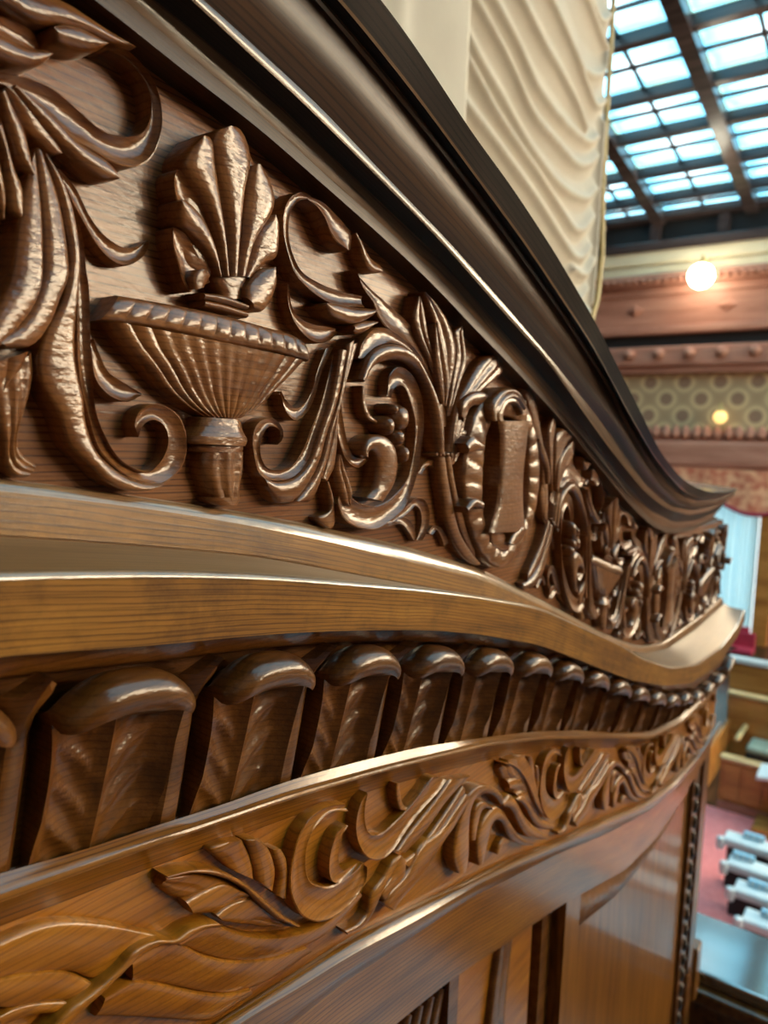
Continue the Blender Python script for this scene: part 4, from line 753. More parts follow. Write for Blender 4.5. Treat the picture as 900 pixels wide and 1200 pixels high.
# ---- leaf moulding, one mesh per leaf
lm = thing('leaf_moulding', 'dark oak band of carved water leaves beneath the shelf ledge', 'moulding')
PER = 0.1137; X0 = 0.258
def leaf_unit(k):
    xc = X0 + PER * k
    if xc > 2.10: return
    nu, nv = (44, 44) if k < 4 else (28, 30) if k < 9 else (18, 20)
    V = []; Fc = []
    W = 0.41
    for j in range(nv + 1):
        s = j / nv
        for i in range(nu + 1):
            q = 2 * i / nu - 1; q = math.copysign(abs(q) ** 0.85, q); a = abs(q)
            zb = -0.014; vv = min(1.0, s / 0.66)
            wd = W * (0.80 + 0.20 * vv ** 1.3 + 0.03 * math.sin(vv * 6.0))
            x = xc + q * wd * PER
            zt = float(hz('l5', x)); z0 = float(hz('l6', x))
            rho = 0.0115 * (1 - a ** 4) ** 0.5 + 0.003
            drop = 0.022 * a ** 3.0 - 0.001 * math.cos(q * 3)
            zc = zt - drop - rho; oc = 0.0265 + rho
            if s <= 0.66:
                z = z0 + zb + (zc - z0 - zb) * vv
                o = 0.0115 + 0.015 * vv
                o += -0.0088 * math.sin(math.pi * min(1, a)) ** 1.0 * (0.35 + 0.65 * vv)                      # hollow halves
                o += 0.0052 * math.exp(-(q / 0.085) ** 2) * (0.35 + 0.65 * vv)                                 # midrib
                o += 0.0042 * (1 - abs(math.sin(math.pi * (vv * 4.4 - a * 1.9)))) ** 1.6 * min(1, a * 4) * min(1, max(0, 0.92 - a) * 4) * min(1, (1 - vv) * 5) - 0.001
                o += 0.0095 * max(0, (a - 0.72) / 0.28) ** 1.3 * min(1, vv * 2.5)                                  # raised border
                x += -0.012 * (1 - vv) ** 1.4
            else:
                ph = math.pi * (1 - (s - 0.66) / 0.34 * (1.22 + 0.22 * math.exp(-(q / 0.3) ** 2)))
                z = zc + rho * math.sin(ph) * (0.85 if ph > 0 else 1.0); o = oc + rho * 1.18 * math.cos(ph)
                if s < 0.70: o += 0.0095 * max(0, (a - 0.72) / 0.28) ** 1.3 * (0.70 - s) / 0.04
            V.append((x, -o, ZC + z))
    for j in range(nv):
        for i in range(nu): a = j * (nu + 1) + i; Fc.append((a, a + 1, a + nu + 2, a + nu + 1))
    # side walls back to the bed
    n0 = len(V)
    for j in range(nv + 1):
        for i in (0, nu): p = V[j * (nu + 1) + i]; V.append((p[0], -0.002, p[2]))
    for j in range(nv):
        a = j * (nu + 1); Fc.append((a, a + nu + 1, n0 + 2 * j + 2, n0 + 2 * j))
        a += nu; Fc.append((a, n0 + 2 * j + 1, n0 + 2 * j + 3, a + nu + 1))
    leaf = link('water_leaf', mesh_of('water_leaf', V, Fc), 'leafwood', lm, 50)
    # narrow dart leaf between two water leaves, with a pointed tip at the top
    xd = xc + PER / 2; V = []; Fc = []; nd = 22
    for j in range(nd + 1):
        v = j / nd; hw = PER * (0.085 + 0.02 * (1 - v)) * (1.0 if v < 0.8 else 1 + 0.75 * min(1, (v - 0.8) / 0.08))
        if v > 0.9: hw *= max(0.02, (1 - v) / 0.1)
        for q in (-1, -0.5, 0, 0.5, 1):
            x = xd + q * hw - 0.012 * (1 - v) ** 1.4; z = (hz('l6', x) - 0.012) * (1 - v) + (hz('l5', xd) + 0.0025) * v
            o = 0.009 + 0.013 * v + 0.007 * (1 - q * q) ** 0.6 + 0.027 * max(0, (v - 0.66) / 0.34) ** 1.5 * (1 - 0.3 * abs(q))
            V.append((x, -o, ZC + float(z)))
    for j in range(nd):
        for i in range(4): a = j * 5 + i; Fc.append((a, a + 1, a + 6, a + 5))
    link('dart_leaf', mesh_of('dart_leaf', V, Fc), 'leafwood', leaf, 30)
for k in range(-3, 18): leaf_unit(k)
bed = []
for q in np.linspace(0, 1, 6):
    xx = row('l6') * (1 - q) + row('l5') * q
    bed.append((xx, 0.006 + 0.004 * q, (hz('l6', xx) - 0.006) * (1 - q) + (hz('l5', xx) + 0.003) * q))
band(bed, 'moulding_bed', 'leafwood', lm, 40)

# ---- lower carved frieze with its bead mouldings
low = thing('lower_frieze', 'amber oak lower frieze board carved with feathered leaves and hooks', 'carved panel')
band(join(between('l6', 'l7', 2), between('l7', 'l8', 4, 0.0015), between('l8', 'l9', 6, -0.002)), 'upper_bead', 'ambermould', low, 20)
st = []
for s in np.linspace(0, 1, 6):
    xx = row('l9') * (1 - s) + row('l10') * s
    st.append((xx, 0.012, (hz('l9', xx) + 0.003) * (1 - s) + (hz('l10', xx) - 0.003) * s))
band(st, 'frieze_board', 'amber', low, 30)
band(join(between('l10', 'l10b', 5, 0.003), between('l10b', 'l11', 6, 0.003)), 'lower_bead', 'ambermould', low, 35)

# ------------------------------------------------------------------ carved strokes
def catmull(P, n):
    P = np.array(P, float)
    d = np.concatenate([[0], np.cumsum(np.linalg.norm(np.diff(P, axis=0), axis=1) + 1e-7)])
    Q = np.vstack([2 * P[0] - P[1], P, 2 * P[-1] - P[-2]])
    t = np.linspace(0, d[-1], n + 1); out = []
    for x in t:
        i = min(max(np.searchsorted(d, x, 'right') - 1, 0), len(P) - 2)
        s = (x - d[i]) / (d[i + 1] - d[i]); p0, p1, p2, p3 = Q[i:i + 4]
        L0 = d[i + 1] - d[i]
        La = (d[i] - d[i - 1]) if i > 0 else L0; Lb = (d[i + 2] - d[i + 1]) if i + 2 < len(d) else L0
        m1 = (p2 - p0) / (L0 + La) * L0; m2 = (p3 - p1) / (L0 + Lb) * L0
        out.append((2 * s**3 - 3 * s**2 + 1) * p1 + (s**3 - 2 * s**2 + s) * m1 + (-2 * s**3 + 3 * s**2) * p2 + (s**3 - s**2) * m2)
    return np.array(out)
def stroke_mesh(st, base, xmap=None, detail=1.0):
    part, name, prof, h, k, ka, L, R = st
    nf = int(prof.split(':')[1]) if ':' in prof else 0
    kind = prof.split(':')[0]
    n = max(8, int((len(L) + len(R)) * 1.9 * detail))
    if kind == 'bead': n = int(nf * (7 if detail > 0.8 else 3))
    mm = 12 if detail > 0.8 else 7
    if kind == 'flute': mm = max(mm, nf * (6 if detail > 0.8 else 3))
    A = catmull(L, n); B = catmull(R, n)
    V = np.zeros((n + 1, mm + 1, 3))
    for i in range(n + 1):
        s = i / n
        hl = h[0] + (h[1] - h[0]) * s; hr = h[2] + (h[3] - h[2]) * s
        for j in range(mm + 1):
            c = math.sin(math.pi / 2 * (2 * j / mm - 1)) * 0.6 + 0.4 * (2 * j / mm - 1); q = (c + 1) / 2
            if kind == 'round': e = k * (1 - abs(c) ** 2.2) ** 0.6
            elif kind == 'gouge': e = -k * (1 - abs(c) ** 2.4) + 0.9 * math.sin(s * 9 + c * 2) * 0.3
            elif kind == 'vein': e = k * (1 - c * c) ** 0.5 - k * 0.9 * math.exp(-(c / 0.2) ** 2)
            elif kind == 'flute': e = k * (1 - c * c) ** 0.6 + ka * (abs(math.sin(nf * math.pi * q)) ** 0.7 - 0.6)
            elif kind == 'bead': e = k * (1 - c * c) ** 0.5 * (0.68 + 0.32 * abs(math.sin(math.pi * nf * s)) ** 0.6)
            else: e = 0
            e -= 1.3 * max(0.0, (abs(c) - 0.93) / 0.07) ** 1.5
            if name == 'berry': e = k * ((1 - c * c) ** 0.5 * max(0, 1 - (2 * s - 1) ** 2) ** 0.5)
            p = A[i] * (1 - q) + B[i] * q
            V[i, j] = (p[0], (hl * (1 - q) + hr * q + e) / 1000.0, p[1])
    if xmap:
        x, z = xmap(V[:, :, 0], V[:, :, 2]); V[:, :, 0] = x; V[:, :, 2] = z
    V[:, :, 1] = -(V[:, :, 1] + base); V[:, :, 2] += ZC
    verts = V.reshape(-1, 3).tolist(); Fc = []; W = mm + 1
    for i in range(n):
        for j in range(mm): a = i * W + j; Fc.append((a, a + 1, a + W + 1, a + W))
    ring = [i * W for i in range(n + 1)] + [n * W + j for j in range(1, W)] + [i * W + mm for i in range(n - 1, -1, -1)] + [j for j in range(mm - 1, 0, -1)]
    o = len(verts); verts += [(verts[r][0], -base + 0.0015, verts[r][2]) for r in ring]; q = len(ring)
    for i in range(q): Fc.append((ring[i], ring[(i + 1) % q], o + (i + 1) % q, o + i))
    return verts, Fc
def build_stroke(st, base, mat, parent, xmap=None, detail=1.0):
    me = mesh_of(st[1], *stroke_mesh(st, base, xmap, detail)); fix_normals(me)
    return link(st[1], me, mat, parent, 48)
LOWPARTS = ('feathered_leaf', 'lobed_leaf', 'frieze_scroll', 'frieze_fronds', 'broad_leaf')
PART_LABEL = {'urn': 'carved urn with fluted bowl and shell plume', 'wreath': 'carved leaf wreath around a narrow plaque'}
parts = {}
for s_ in STROKES:
    lowp = s_[0] in LOWPARTS
    root, base, mat = (low, 0.012, 'amber') if lowp else (fri, 0.0, 'carved')
    if s_[0] not in parts:
        parts[s_[0]] = build_stroke((s_[0], s_[0]) + s_[2:], base, mat, root)      # the first stroke is the part's own mesh
        if s_[0] in PART_LABEL: parts[s_[0]]['label'] = PART_LABEL[s_[0]]
    else: build_stroke(s_, base, mat, parts[s_[0]])
def strip_map(x_from, x_to, lo, hi):
    (a0, a1), (b0, b1) = x_from, x_to
    def f(x, z):
        x2 = b0 + (x - a0) * (b1 - b0) / (a1 - a0)
        v = (z - hz(lo, x)) / (hz(hi, x) - hz(lo, x))
        return x2, hz(lo, x2) + v * (hz(hi, x2) - hz(lo, x2))
    return f
XU, XC = 0.355, 0.800
XU2, XC2, XU3 = 1.1607, 1.5435, 1.8801
HALF = ('scroll_leaf', 'scroll_stem', 'acanthus_fan', 'leaf_spray')
def copies(names, fmap, base, mat, root, xmax=2.115, detail=0.6, hi='c0'):
    for nm in names:
        mb = MB()
        for s_ in STROKES:
            if s_[0] != nm: continue
            V, Fc = stroke_mesh(s_, base, fmap, detail)
            xs = [v[0] for v in V]
            if max(xs) > xmax: continue
            mb.add(V, Fc)
        if mb.V: mb.build(nm, mat, root, 48)
copies(HALF, strip_map((XC, XU), (XC, XU2), 'l0', 'c0'), 0.0, 'carved', fri)
copies(HALF, strip_map((XU, XC), (XU2, XC2), 'l0', 'c0'), 0.0, 'carved', fri)
copies(HALF, strip_map((XC, XU), (XC2, XU3), 'l0', 'c0'), 0.0, 'carved', fri)
copies(('urn',), strip_map((XU, XC), (XU2, XC2), 'l0', 'c0'), 0.0, 'carved', fri)
copies(('urn',), strip_map((XU, XC), (XU3, XU3 + 0.36), 'l0', 'c0'), 0.0, 'carved', fri)
copies(HALF + ('wreath',), strip_map((XU, XC), (XU3, XU3 + 0.30), 'l0', 'c0'), 0.0, 'carved', fri)
copies(('wreath',), strip_map((XC, XU), (XC2, XU2), 'l0', 'c0'), 0.0, 'carved', fri)
PERL = 0.4986
for kk in (1, 2, 3):
    f_ = strip_map((0.0, 1.0), (PERL * kk, 1.0 + PERL * kk), 'l10', 'l9')
    copies(('feathered_leaf', 'lobed_leaf', 'frieze_scroll', 'frieze_fronds'), f_, 0.012, 'amber', low, xmax=2.12)

# ------------------------------------------------------------------ panelled front under the lower frieze
pan = thing('panelled_front', 'polished oak panelled front with stiles below the lower carved frieze', 'panelling')
band(between('l11', 'l12', 2), 'top_rail', 'ambermould', pan, 30)
xr = row('l12'); zr = hz('l12', xr)
band([(xr, 0.014, zr), (xr, 0.004, zr - 0.001), (xr, -0.02, zr - 0.001)], 'rail_underside', 'leafwood', pan, 30, cap=False)
ZB = 4.72
def strip(name, x0, x1, y, mat, depth=0.03, ztop=None, smooth=None):
    xs = np.linspace(x0, x1, 14); V = []
    for x in xs:
        zt = ZC + float(hz('l12', x)) + 0.004
        for (yy, zz) in ((y, zt), (y, ZB), (y + depth, zt), (y + depth, ZB)): V.append((x, yy, zz))
    Fc = []
    for i in range(13):
        a = i * 4
        Fc += [(a, a + 1, a + 5, a + 4), (a + 2, a + 6, a + 7, a + 3), (a, a + 4, a + 6, a + 2), (a + 1, a + 3, a + 7, a + 5)]
    Fc += [(0, 2, 3, 1), (52, 53, 55, 54)]
    me = mesh_of(name, V, Fc); fix_normals(me); return link(name, me, mat, pan)
strip('carved_panel', -0.2, 0.722, 0.012, 'amber')
strip('stile', 0.722, 0.745, -0.006, 'leafwood', 0.05)
strip('plain_panel', 0.745, 1.0, 0.010, 'amber')
strip('stile', 1.0, 1.045, 0.030, 'leafwood', 0.02)
strip('stile', 1.045, 1.085, 0.012, 'leafwood', 0.03)
strip('stile', 1.085, 1.15, -0.010, 'polished', 0.05)
strip('mirror_panel', 1.15, 1.94, -0.002, 'polished', 0.05)
strip('carved_stile', 1.94, 2.0, -0.012, 'leafwood', 0.06)
strip('stile', 2.0, 2.06, 0.004, 'polished', 0.06)
strip('carved_stile', 2.06, 2.125, -0.010, 'leafwood', 0.06)
# beads carved down the two end stiles
for x_ in (1.97,):
    mb = MB()
    for i in range(26):
        z_ = ZC + float(hz('l12', x_)) - 0.03 - i * 0.042
        mb.lathe([(0.001, 0), (0.008, 0.006), (0.011, 0.02), (0.008, 0.034), (0.001, 0.04)], x_, -0.011, z_ - 0.04, 10)
    mb.build('bead_string', 'cornice', pan, 50)
# carved arched moulding under the rail of the mirror panel
xx = np.linspace(1.12, 1.86, 50); V = []; Fc = []
for i, x in enumerate(xx):
    s = i / 49; z = float(hz('l12', x)); wd = 0.062 * (1 - s) ** 0.8 + 0.008
    for j in range(9):
        a = math.pi * j / 8
        V.append((x, -0.004 - (0.010 * math.sin(a) * min(1, s * 14) * (0.75 + 0.25 * math.sin(s * 130 + j))), ZC + z - wd * (j / 8)))
for i in range(49):
    for j in range(8): a = i * 9 + j; Fc.append((a, a + 1, a + 10, a + 9))
link('arched_moulding', mesh_of('arched_moulding', V, Fc), 'leafwood', pan, 50)
def panel_stroke(name, L, R, h, k, prof, y, mat='leafwood'):
    build_stroke(('p', name, prof, h, k, 2, [(a, b - ZC) for a, b in L], [(a, b - ZC) for a, b in R]), -y, mat, pan)
panel_stroke('carved_ribbon', [(0.905, 5.83), (0.885, 5.77), (0.862, 5.68), (0.85, 5.58), (0.855, 5.48), (0.87, 5.3)], [(0.94, 5.83), (0.93, 5.78), (0.915, 5.7), (0.905, 5.6), (0.92, 5.48), (0.92, 5.3)], (7, 8, 6, 7), 3, 'flute:2', 0.010)
for i in range(5):
    x = 0.60 + i * 0.024; z = ZC + float(hz('l12', x)) - 0.012
    panel_stroke('carved_leaf', [(x, z - 0.09), (x + 0.004, z - 0.05), (x + 0.02, z - 0.012)], [(x + 0.018, z - 0.085), (x + 0.024, z - 0.05), (x + 0.03, z - 0.018)], (6, 8, 6, 8), 4, 'round', 0.012)

# body of the balustrade wall behind the joinery
MB().box(-0.35, 2.05, 0.04, 0.10, ZB, ZC - 0.8).build('wall_left', 'leafwood', kind='structure')

# ------------------------------------------------------------------ speaker's desk beside the balustrade end
def desk(name, label, pts, ztop):
    t = thing(name, label, 'desk'); (x0, x1, y0, y1) = pts
    MB().box(x0, x1, y0, y1, ztop - 0.04, ztop).build('desk_top', 'lacquer', t, bevel=0.008)
    MB().box(x0 - 0.03, x0 + 0.02, y0, y1, ztop - 0.085, ztop - 0.04).build('edge_moulding', 'leafwood', t, bevel=0.01)
    MB().box(x0 + 0.02, x1 - 0.02, y0 + 0.02, y1, ztop - 1.3, ztop - 0.04).build('desk_front', 'leafwood', t)
    return t
desk('rostrum_desk', 'polished oak rostrum desk top reflecting blue daylight beside the balustrade end', (2.22, 2.52, -2.6, 0.1), 4.9)
MB().box(2.13, 2.185, -0.02, 0.10, 4.86, 5.02).build('end_block', 'polished', pan, bevel=0.006)
d2 = thing('clerk_desk', 'lower glossy oak desk at the foot of the mirror panel', 'desk')
MB().box(1.2, 2.16, -1.6, -0.03, 4.66, 4.70).build('desk_top', 'lacquer', d2, bevel=0.008)
MB().box(1.25, 2.14, -1.55, -0.05, 3.5, 4.66).build('desk_front', 'leafwood', d2)

# ------------------------------------------------------------------ curtains
FOLDS = [[(1.4291, 0.8465), (1.5045, 0.8016), (1.6552, 0.7516), (1.9193, 0.6688), (2.1644, 0.5919), (2.2523, 0.595), (2.3372, 0.6479)], [(1.4335, 0.928), (1.5474, 0.8789), (1.6774, 0.811), (1.9101, 0.7385), (2.1523, 0.6693), (2.2391, 0.6748), (2.3564, 0.7467)], [(1.4632, 0.9875), (1.5701, 0.9126), (1.6865, 0.8597), (1.8515, 0.791), (2.0576, 0.7529), (2.2677, 0.7773), (2.3654, 0.8345)], [(1.5389, 1.0302), (1.7048, 0.9575), (1.8573, 0.8768), (2.0037, 0.8564), (2.1668, 0.8483), (2.2731, 0.8818), (2.3597, 0.9345)], [(1.6143, 1.0669), (1.7436, 1.0131), (1.8821, 0.9489), (2.0717, 0.9249), (2.2625, 0.9437), (2.3496, 0.9899)], [(1.7376, 1.1271), (1.9008, 1.0683), (2.0348, 1.0381), (2.1407, 1.0112), (2.2343, 0.9744)], [(1.8912, 1.2021), (2.0781, 1.1452), (2.2141, 1.0942), (2.3107, 1.0712), (2.4012, 1.1177)], [(2.0994, 1.1394), (2.1655, 1.1215), (2.2744, 1.1423), (2.3732, 1.1988), (2.3879, 1.2547)], [(2.1427, 1.3247), (2.2956, 1.2878), (2.3975, 1.2713)], [(2.1625, 1.3344), (2.3137, 1.3201), (2.4027, 1.3774)], [(2.1927, 0.5493), (2.3052, 0.5556), (2.3799, 0.6143)], [(2.3904, 0.4848), (2.392, 0.6169), (2.3936, 0.7478), (2.3951, 0.8775), (2.4012, 1.0501)]]
def drape(name, x0, x1, z0, z1, y, nx, nz, f, mat, parent=None, thick=0.004):
    V = []; Fc = []
    for j in range(nz + 1):
        for i in range(nx + 1):
            u, v = i / nx, j / nz
            x, dy, z = f(u, v, x0 + (x1 - x0) * u, z0 + (z1 - z0) * v); V.append((x, y - dy, z))
    for j in range(nz):
        for i in range(nx): a = j * (nx + 1) + i; Fc.append((a, a + 1, a + nx + 2, a + nx + 1))
    o = link(name, mesh_of(name, V, Fc), mat, parent, 80)
    sd = o.modifiers.new('thickness', 'SOLIDIFY'); sd.thickness = thick; sd.offset = 1
    return o
FOLDS += [[(x, z - d) for x, z in FOLDS[0]] for d in (0.13, 0.27, 0.43, 0.62, 0.85)] + [[(x - 0.02 * d, z - d) for x, z in FOLDS[10]] for d in (0.16, 0.34, 0.55)]
SEG = [catmull(pl, 160) for pl in FOLDS]
def fold_grid(X, Z):
    h = np.zeros(X.shape)
    for c in SEG:
        d = np.full(X.shape, 9.0)
        for p in c: d = np.minimum(d, (X - p[0]) ** 2 + (Z - ZC - p[1]) ** 2)
        d = np.sqrt(d)
        h = np.maximum(h, 0.016 * np.exp(-(d / 0.009)) + 0.024 * np.exp(-(d / 0.06)))
    for _ in range(2):
        h[1:-1, 1:-1] = (h[1:-1, 1:-1] * 4 + h[:-2, 1:-1] + h[2:, 1:-1] + h[1:-1, :-2] + h[1:-1, 2:]) / 8
    return h
EDGE = [(2.5297, 1.6567), (2.5048, 1.4849), (2.5108, 1.3268), (2.511, 1.1093), (2.5191, 0.8904), (2.5516, 0.6722), (2.5367, 0.5253), (2.4932, 0.4462), (2.4898, 0.374)]
ez = np.array([p[1] for p in EDGE]) + ZC; ex = np.array([p[0] for p in EDGE]); _o = np.argsort(ez); ez, ex = ez[_o], ex[_o]
CNX, CNZ = 240, 380
_U, _Z = np.meshgrid(np.linspace(0, 1, CNX + 1), np.linspace(6.1, 8.05, CNZ + 1))
_X = 1.42 + (np.interp(_Z, ez, ex) - 1.42) * _U
_H = fold_grid(_X, _Z)
def cf(u, v, x, z):
    i, j = int(round(u * CNX)), int(round(v * CNZ))
    return _X[j, i], _H[j, i] + 0.03 * math.sin(u * 3) - 0.03 * max(0, u - 0.93) / 0.07, z
cu = thing('swagged_curtain', 'cream swagged curtain with draped folds gathered to its gold edge', 'curtain')
drape('cloth', 1.42, 2.5, 6.1, 8.05, 0.55, CNX, CNZ, cf, 'curtain', cu)
def ef(u, v, x, z):
    xr_ = float(np.interp(z, ez, ex)); return xr_ - 0.024 + 0.03 * u, 0.006 * math.sin(u * 3.1) + 0.012, z
drape('edge_trim', 0, 1, 6.1, 8.05, 0.55, 6, 60, ef, 'trim', cu)
def lf(u, v, x, z): return x, 0.010 * math.sin(u * 8) + 0.012 * math.exp(-((u - 0.62) / 0.05) ** 2), z
c2 = drape('hanging_curtain', 0.85, 1.50, 6.1, 8.3, 0.50, 60, 10, lf, 'curtain')
tag(c2, 'pale cream curtain hanging straight beside the left of the swagged curtain', 'curtain')

# ------------------------------------------------------------------ chamber
XF = 28.0
MB().box(-3, 28.6, -24.4, 10.4, -0.2, 0.0).build('floor', 'floorwood', kind='structure')
tag(MB().box(7.2, 14.2, -3.4, 3.4, 0.0, 0.015).build('aisle_carpet', 'carpet'), 'red carpet in the aisle between white desks and enclosed bench', 'carpet')
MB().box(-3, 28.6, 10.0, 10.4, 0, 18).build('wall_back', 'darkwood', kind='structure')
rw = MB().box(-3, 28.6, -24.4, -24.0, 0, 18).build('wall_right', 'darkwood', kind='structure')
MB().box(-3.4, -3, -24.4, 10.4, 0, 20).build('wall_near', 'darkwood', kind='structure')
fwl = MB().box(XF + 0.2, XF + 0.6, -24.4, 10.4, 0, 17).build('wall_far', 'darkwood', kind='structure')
MB().box(-3, 28.0, -24.0, -23.8, 0, 7.5).build('wood_dado', 'darkwood', rw)
# high windows added out of the frame for warm light and sheen
for i in range(5):
    x = 8.4 + i * 4.0
    wn = MB().box(x, x + 3.0, -23.99, -23.93, 10.2, 15.2).build('added_window_%d' % (i + 1), 'added_window', kind='structure')
    MB().box(x - 0.15, x, -24.0, -23.8, 10.0, 15.4).box(x + 3.0, x + 3.15, -24.0, -23.8, 10.0, 15.4).box(x + 1.45, x + 1.55, -23.95, -23.85, 10.2, 15.2).box(x, x + 3, -23.95, -23.85, 12.6, 12.7).build('added_window_frame', 'farwood', wn)
for i in range(4):
    y = -22.5 + i * 4.2
    wn = MB().box(XF + 0.12, XF + 0.19, y, y + 3.0, 9.6, 14.4).build('added_window_%d' % (i + 10), 'added_window', kind='structure')
    MB().box(XF + 0.02, XF + 0.2, y - 0.15, y, 9.4, 14.6).box(XF + 0.02, XF + 0.2, y + 3, y + 3.15, 9.4, 14.6).box(XF + 0.02, XF + 0.1, y + 1.45, y + 1.55, 9.6, 14.4).build('added_window_frame', 'farwood', wn)
# far wall bands (heights read off the photograph), y -8 .. 10
def fb(name, z0, z1, x, mat, y0=-8.0, y1=10.0, bevel=0, parent=None, d=0.4):
    return MB().box(x, XF + d, y0, y1, z0, z1).build(name, mat, parent or fwl, bevel=bevel)
fb('clerestory_base', 13.72, 14.05, XF - 0.15, 'beam', bevel=0.05)
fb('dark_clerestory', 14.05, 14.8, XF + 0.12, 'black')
fb('clerestory_head', 14.8, 15.1, XF - 0.2, 'beam', bevel=0.05)
for i in range(8):
    y = -6 + i * 2.3
    fb('clerestory_post', 13.9, 14.9, XF - 0.05, 'beam', y, y + 0.35)
for i in range(5):
    y = -5.5 + i * 2.3
    fb('clerestory_pane', 14.1, 14.75, XF + 0.1, 'black', y, y + 1.5)
fb('cream_cove', 13.25, 13.72, XF - 0.05, 'cream', bevel=0.06); fb('cream_cove', 12.85, 13.2, XF + 0.02, 'cream', bevel=0.05)
fb('carved_cornice', 12.42, 12.85, XF - 0.3, 'farwood', bevel=0.06); fb('carved_cornice', 12.1, 12.42, XF - 0.12, 'farwood', bevel=0.04)
fb('rosette_panel', 11.0, 12.1, XF - 0.05, 'farwood'); fb('rosette_sill', 10.72, 11.0, XF - 0.18, 'farwood', bevel=0.05)
fb('gallery_gap', 9.95, 10.72, XF + 0.15, 'black')
fb('gallery_front', 9.55, 10.25, XF - 0.35, 'farwood', bevel=0.05); fb('gallery_front', 9.3, 9.55, XF - 0.2, 'farwood', bevel=0.04)
fb('papered_wall', 7.0, 9.3, XF + 0.1, 'wallpaper')
fb('carved_skirting', 6.85, 7.3, XF - 0.05, 'farwood', bevel=0.05)
fb('wood_rail', 6.05, 6.9, XF - 0.25, 'farwood', bevel=0.08); fb('wood_rail', 5.9, 6.05, XF - 0.1, 'farwood')
# carved repeats of the far wall
for i in range(9):
    y = 2.2 + i * 1.05
    mb = MB(); n = 4
    zc = 11.6; mb.add([(XF - 0.06, y - 0.35, zc), (XF - 0.06, y, zc + 0.25), (XF - 0.06, y + 0.35, zc), (XF - 0.06, y, zc - 0.25), (XF - 0.2, y, zc)], [(0, 1, 4), (1, 2, 4), (2, 3, 4), (3, 0, 4)])
    if i % 3 == 0: mb.build('rosette', 'farwood', fwl)
    MB().lathe([(0.01, -0.2), (0.16, -0.12), (0.22, 0), (0.16, 0.12), (0.01, 0.2)], XF - 0.38, y * 1.0, 9.98, 12).build('gallery_boss', 'farwood', fwl, 60)
    mb = MB()
    for q in range(4): mb.lathe([(0.01, -0.12), (0.12, -0.06), (0.14, 0.03), (0.01, 0.13)], XF - 0.3, y + q * 0.26, 12.6, 8)
    mb.build('carved_leaf', 'farwood', fwl, 60)
    mb = MB()
    for q in range(3): mb.lathe([(0.01, -0.2), (0.17, -0.1), (0.2, 0.03), (0.05, 0.3)], XF - 0.08, y + q * 0.34, 7.15, 8)
    mb.build('carved_leaf', 'farwood', fwl, 60)
# valance, blue drape and its post
va = thing('damask_valance', 'coral damask valance with scalloped lower edge above the blue drape', 'valance', group=None)
def vf(u, v, x, z): return x, 0, z
V = []; Fc = []; nn = 120
for i in range(nn + 1):
    y = -2 + 10.5 * i / nn; sc = abs(math.sin((y - 5.2) * math.pi / 2.6)) ** 0.7
    zb = 5.05 - 0.62 * sc
    for z in (5.95, (5.95 + zb) / 2, zb + 0.16, zb): V.append((XF - 0.5 - 0.015 * math.sin(y * 5), y, z))
for i in range(nn):
    for j in range(3): a = i * 4 + j; Fc.append((a, a + 1, a + 5, a + 4))
o = link('valance_cloth', mesh_of('valance_cloth', V, Fc), 'damask', va, 60)
V = []; Fc = []
for i in range(nn + 1):
    y = -2 + 10.5 * i / nn; sc = abs(math.sin((y - 5.2) * math.pi / 2.6)) ** 0.7; zb = 5.05 - 0.62 * sc
    for dx, dz in ((-0.17, 0.13), (-0.22, 0.06), (-0.17, -0.02), (-0.1, 0.05)): V.append((XF - 0.38 + dx - 0.015 * math.sin(y * 5), y, zb + dz))
for i in range(nn):
    for j in range(3): a = i * 4 + j; Fc.append((a, a + 1, a + 5, a + 4))
link('valance_fringe', mesh_of('valance_fringe', V, Fc), 'red', va, 60)
V = []; Fc = []
for i in range(201):
    y = 3.75 + 3.6 * i / 200
    for z in (0.02, 2.5, 5.4): V.append((XF - 0.25 - 0.10 * math.sin(i * 0.75) - 0.03 * math.sin(i * 0.31), y, z))
for i in range(200):
    for j in range(2): a = i * 3 + j; Fc.append((a, a + 1, a + 4, a + 3))
o = link('blue_drape', mesh_of('blue_drape', V, Fc), 'bluecloth', None, 80)
tag(o, 'pale blue pleated drape hanging in the far doorway under the valance', 'curtain')
MB().box(XF - 0.02, XF + 0.1, 3.75, 7.3, 0.05, 5.3).build('added_window_20', 'drape_glow', kind='structure')  # added unseen glowing pane that lights the drape from behind
MB().box(XF - 0.4, XF + 0.2, 3.2, 3.7, 0, 4.9).build('door_post', 'bench', fwl, bevel=0.03)
fb('lower_wall', 0.0, 5.0, XF + 0.15, 'farwood')

# lamps on the far wall
def globe(name, label, y, z, r, mat, energy, x):
    t = thing(name, label, 'lamp', (x, y, z))
    b = MB(); n = 14
    b.lathe([(r * math.sin(a) + 0.002, -r * math.cos(a)) for a in np.linspace(0, math.pi, n)], 0, 0, 0, 24).build('lamp_globe', mat, t, 80)
    MB().lathe([(0.16, 0), (0.1, 0.06), (0.06, 0.14), (0.03, 0.3)], 0, 0, r - 0.03, 14).build('lamp_cap', 'trim', t, 60)
    MB().box(0, XF - x - 0.31, -0.03, 0.03, r + 0.18, r + 0.25).build('lamp_arm', 'trim', t)
    return t
globe('globe_lamp', 'glowing white globe lamp on the cream cove of the far wall', 6.03, 12.43, 0.41, 'globe', 0, 26.9)
globe('wall_sconce', 'small amber glowing sconce on the olive patterned wall', 5.22, 7.75, 0.22, 'sconce', 0, 27.6)

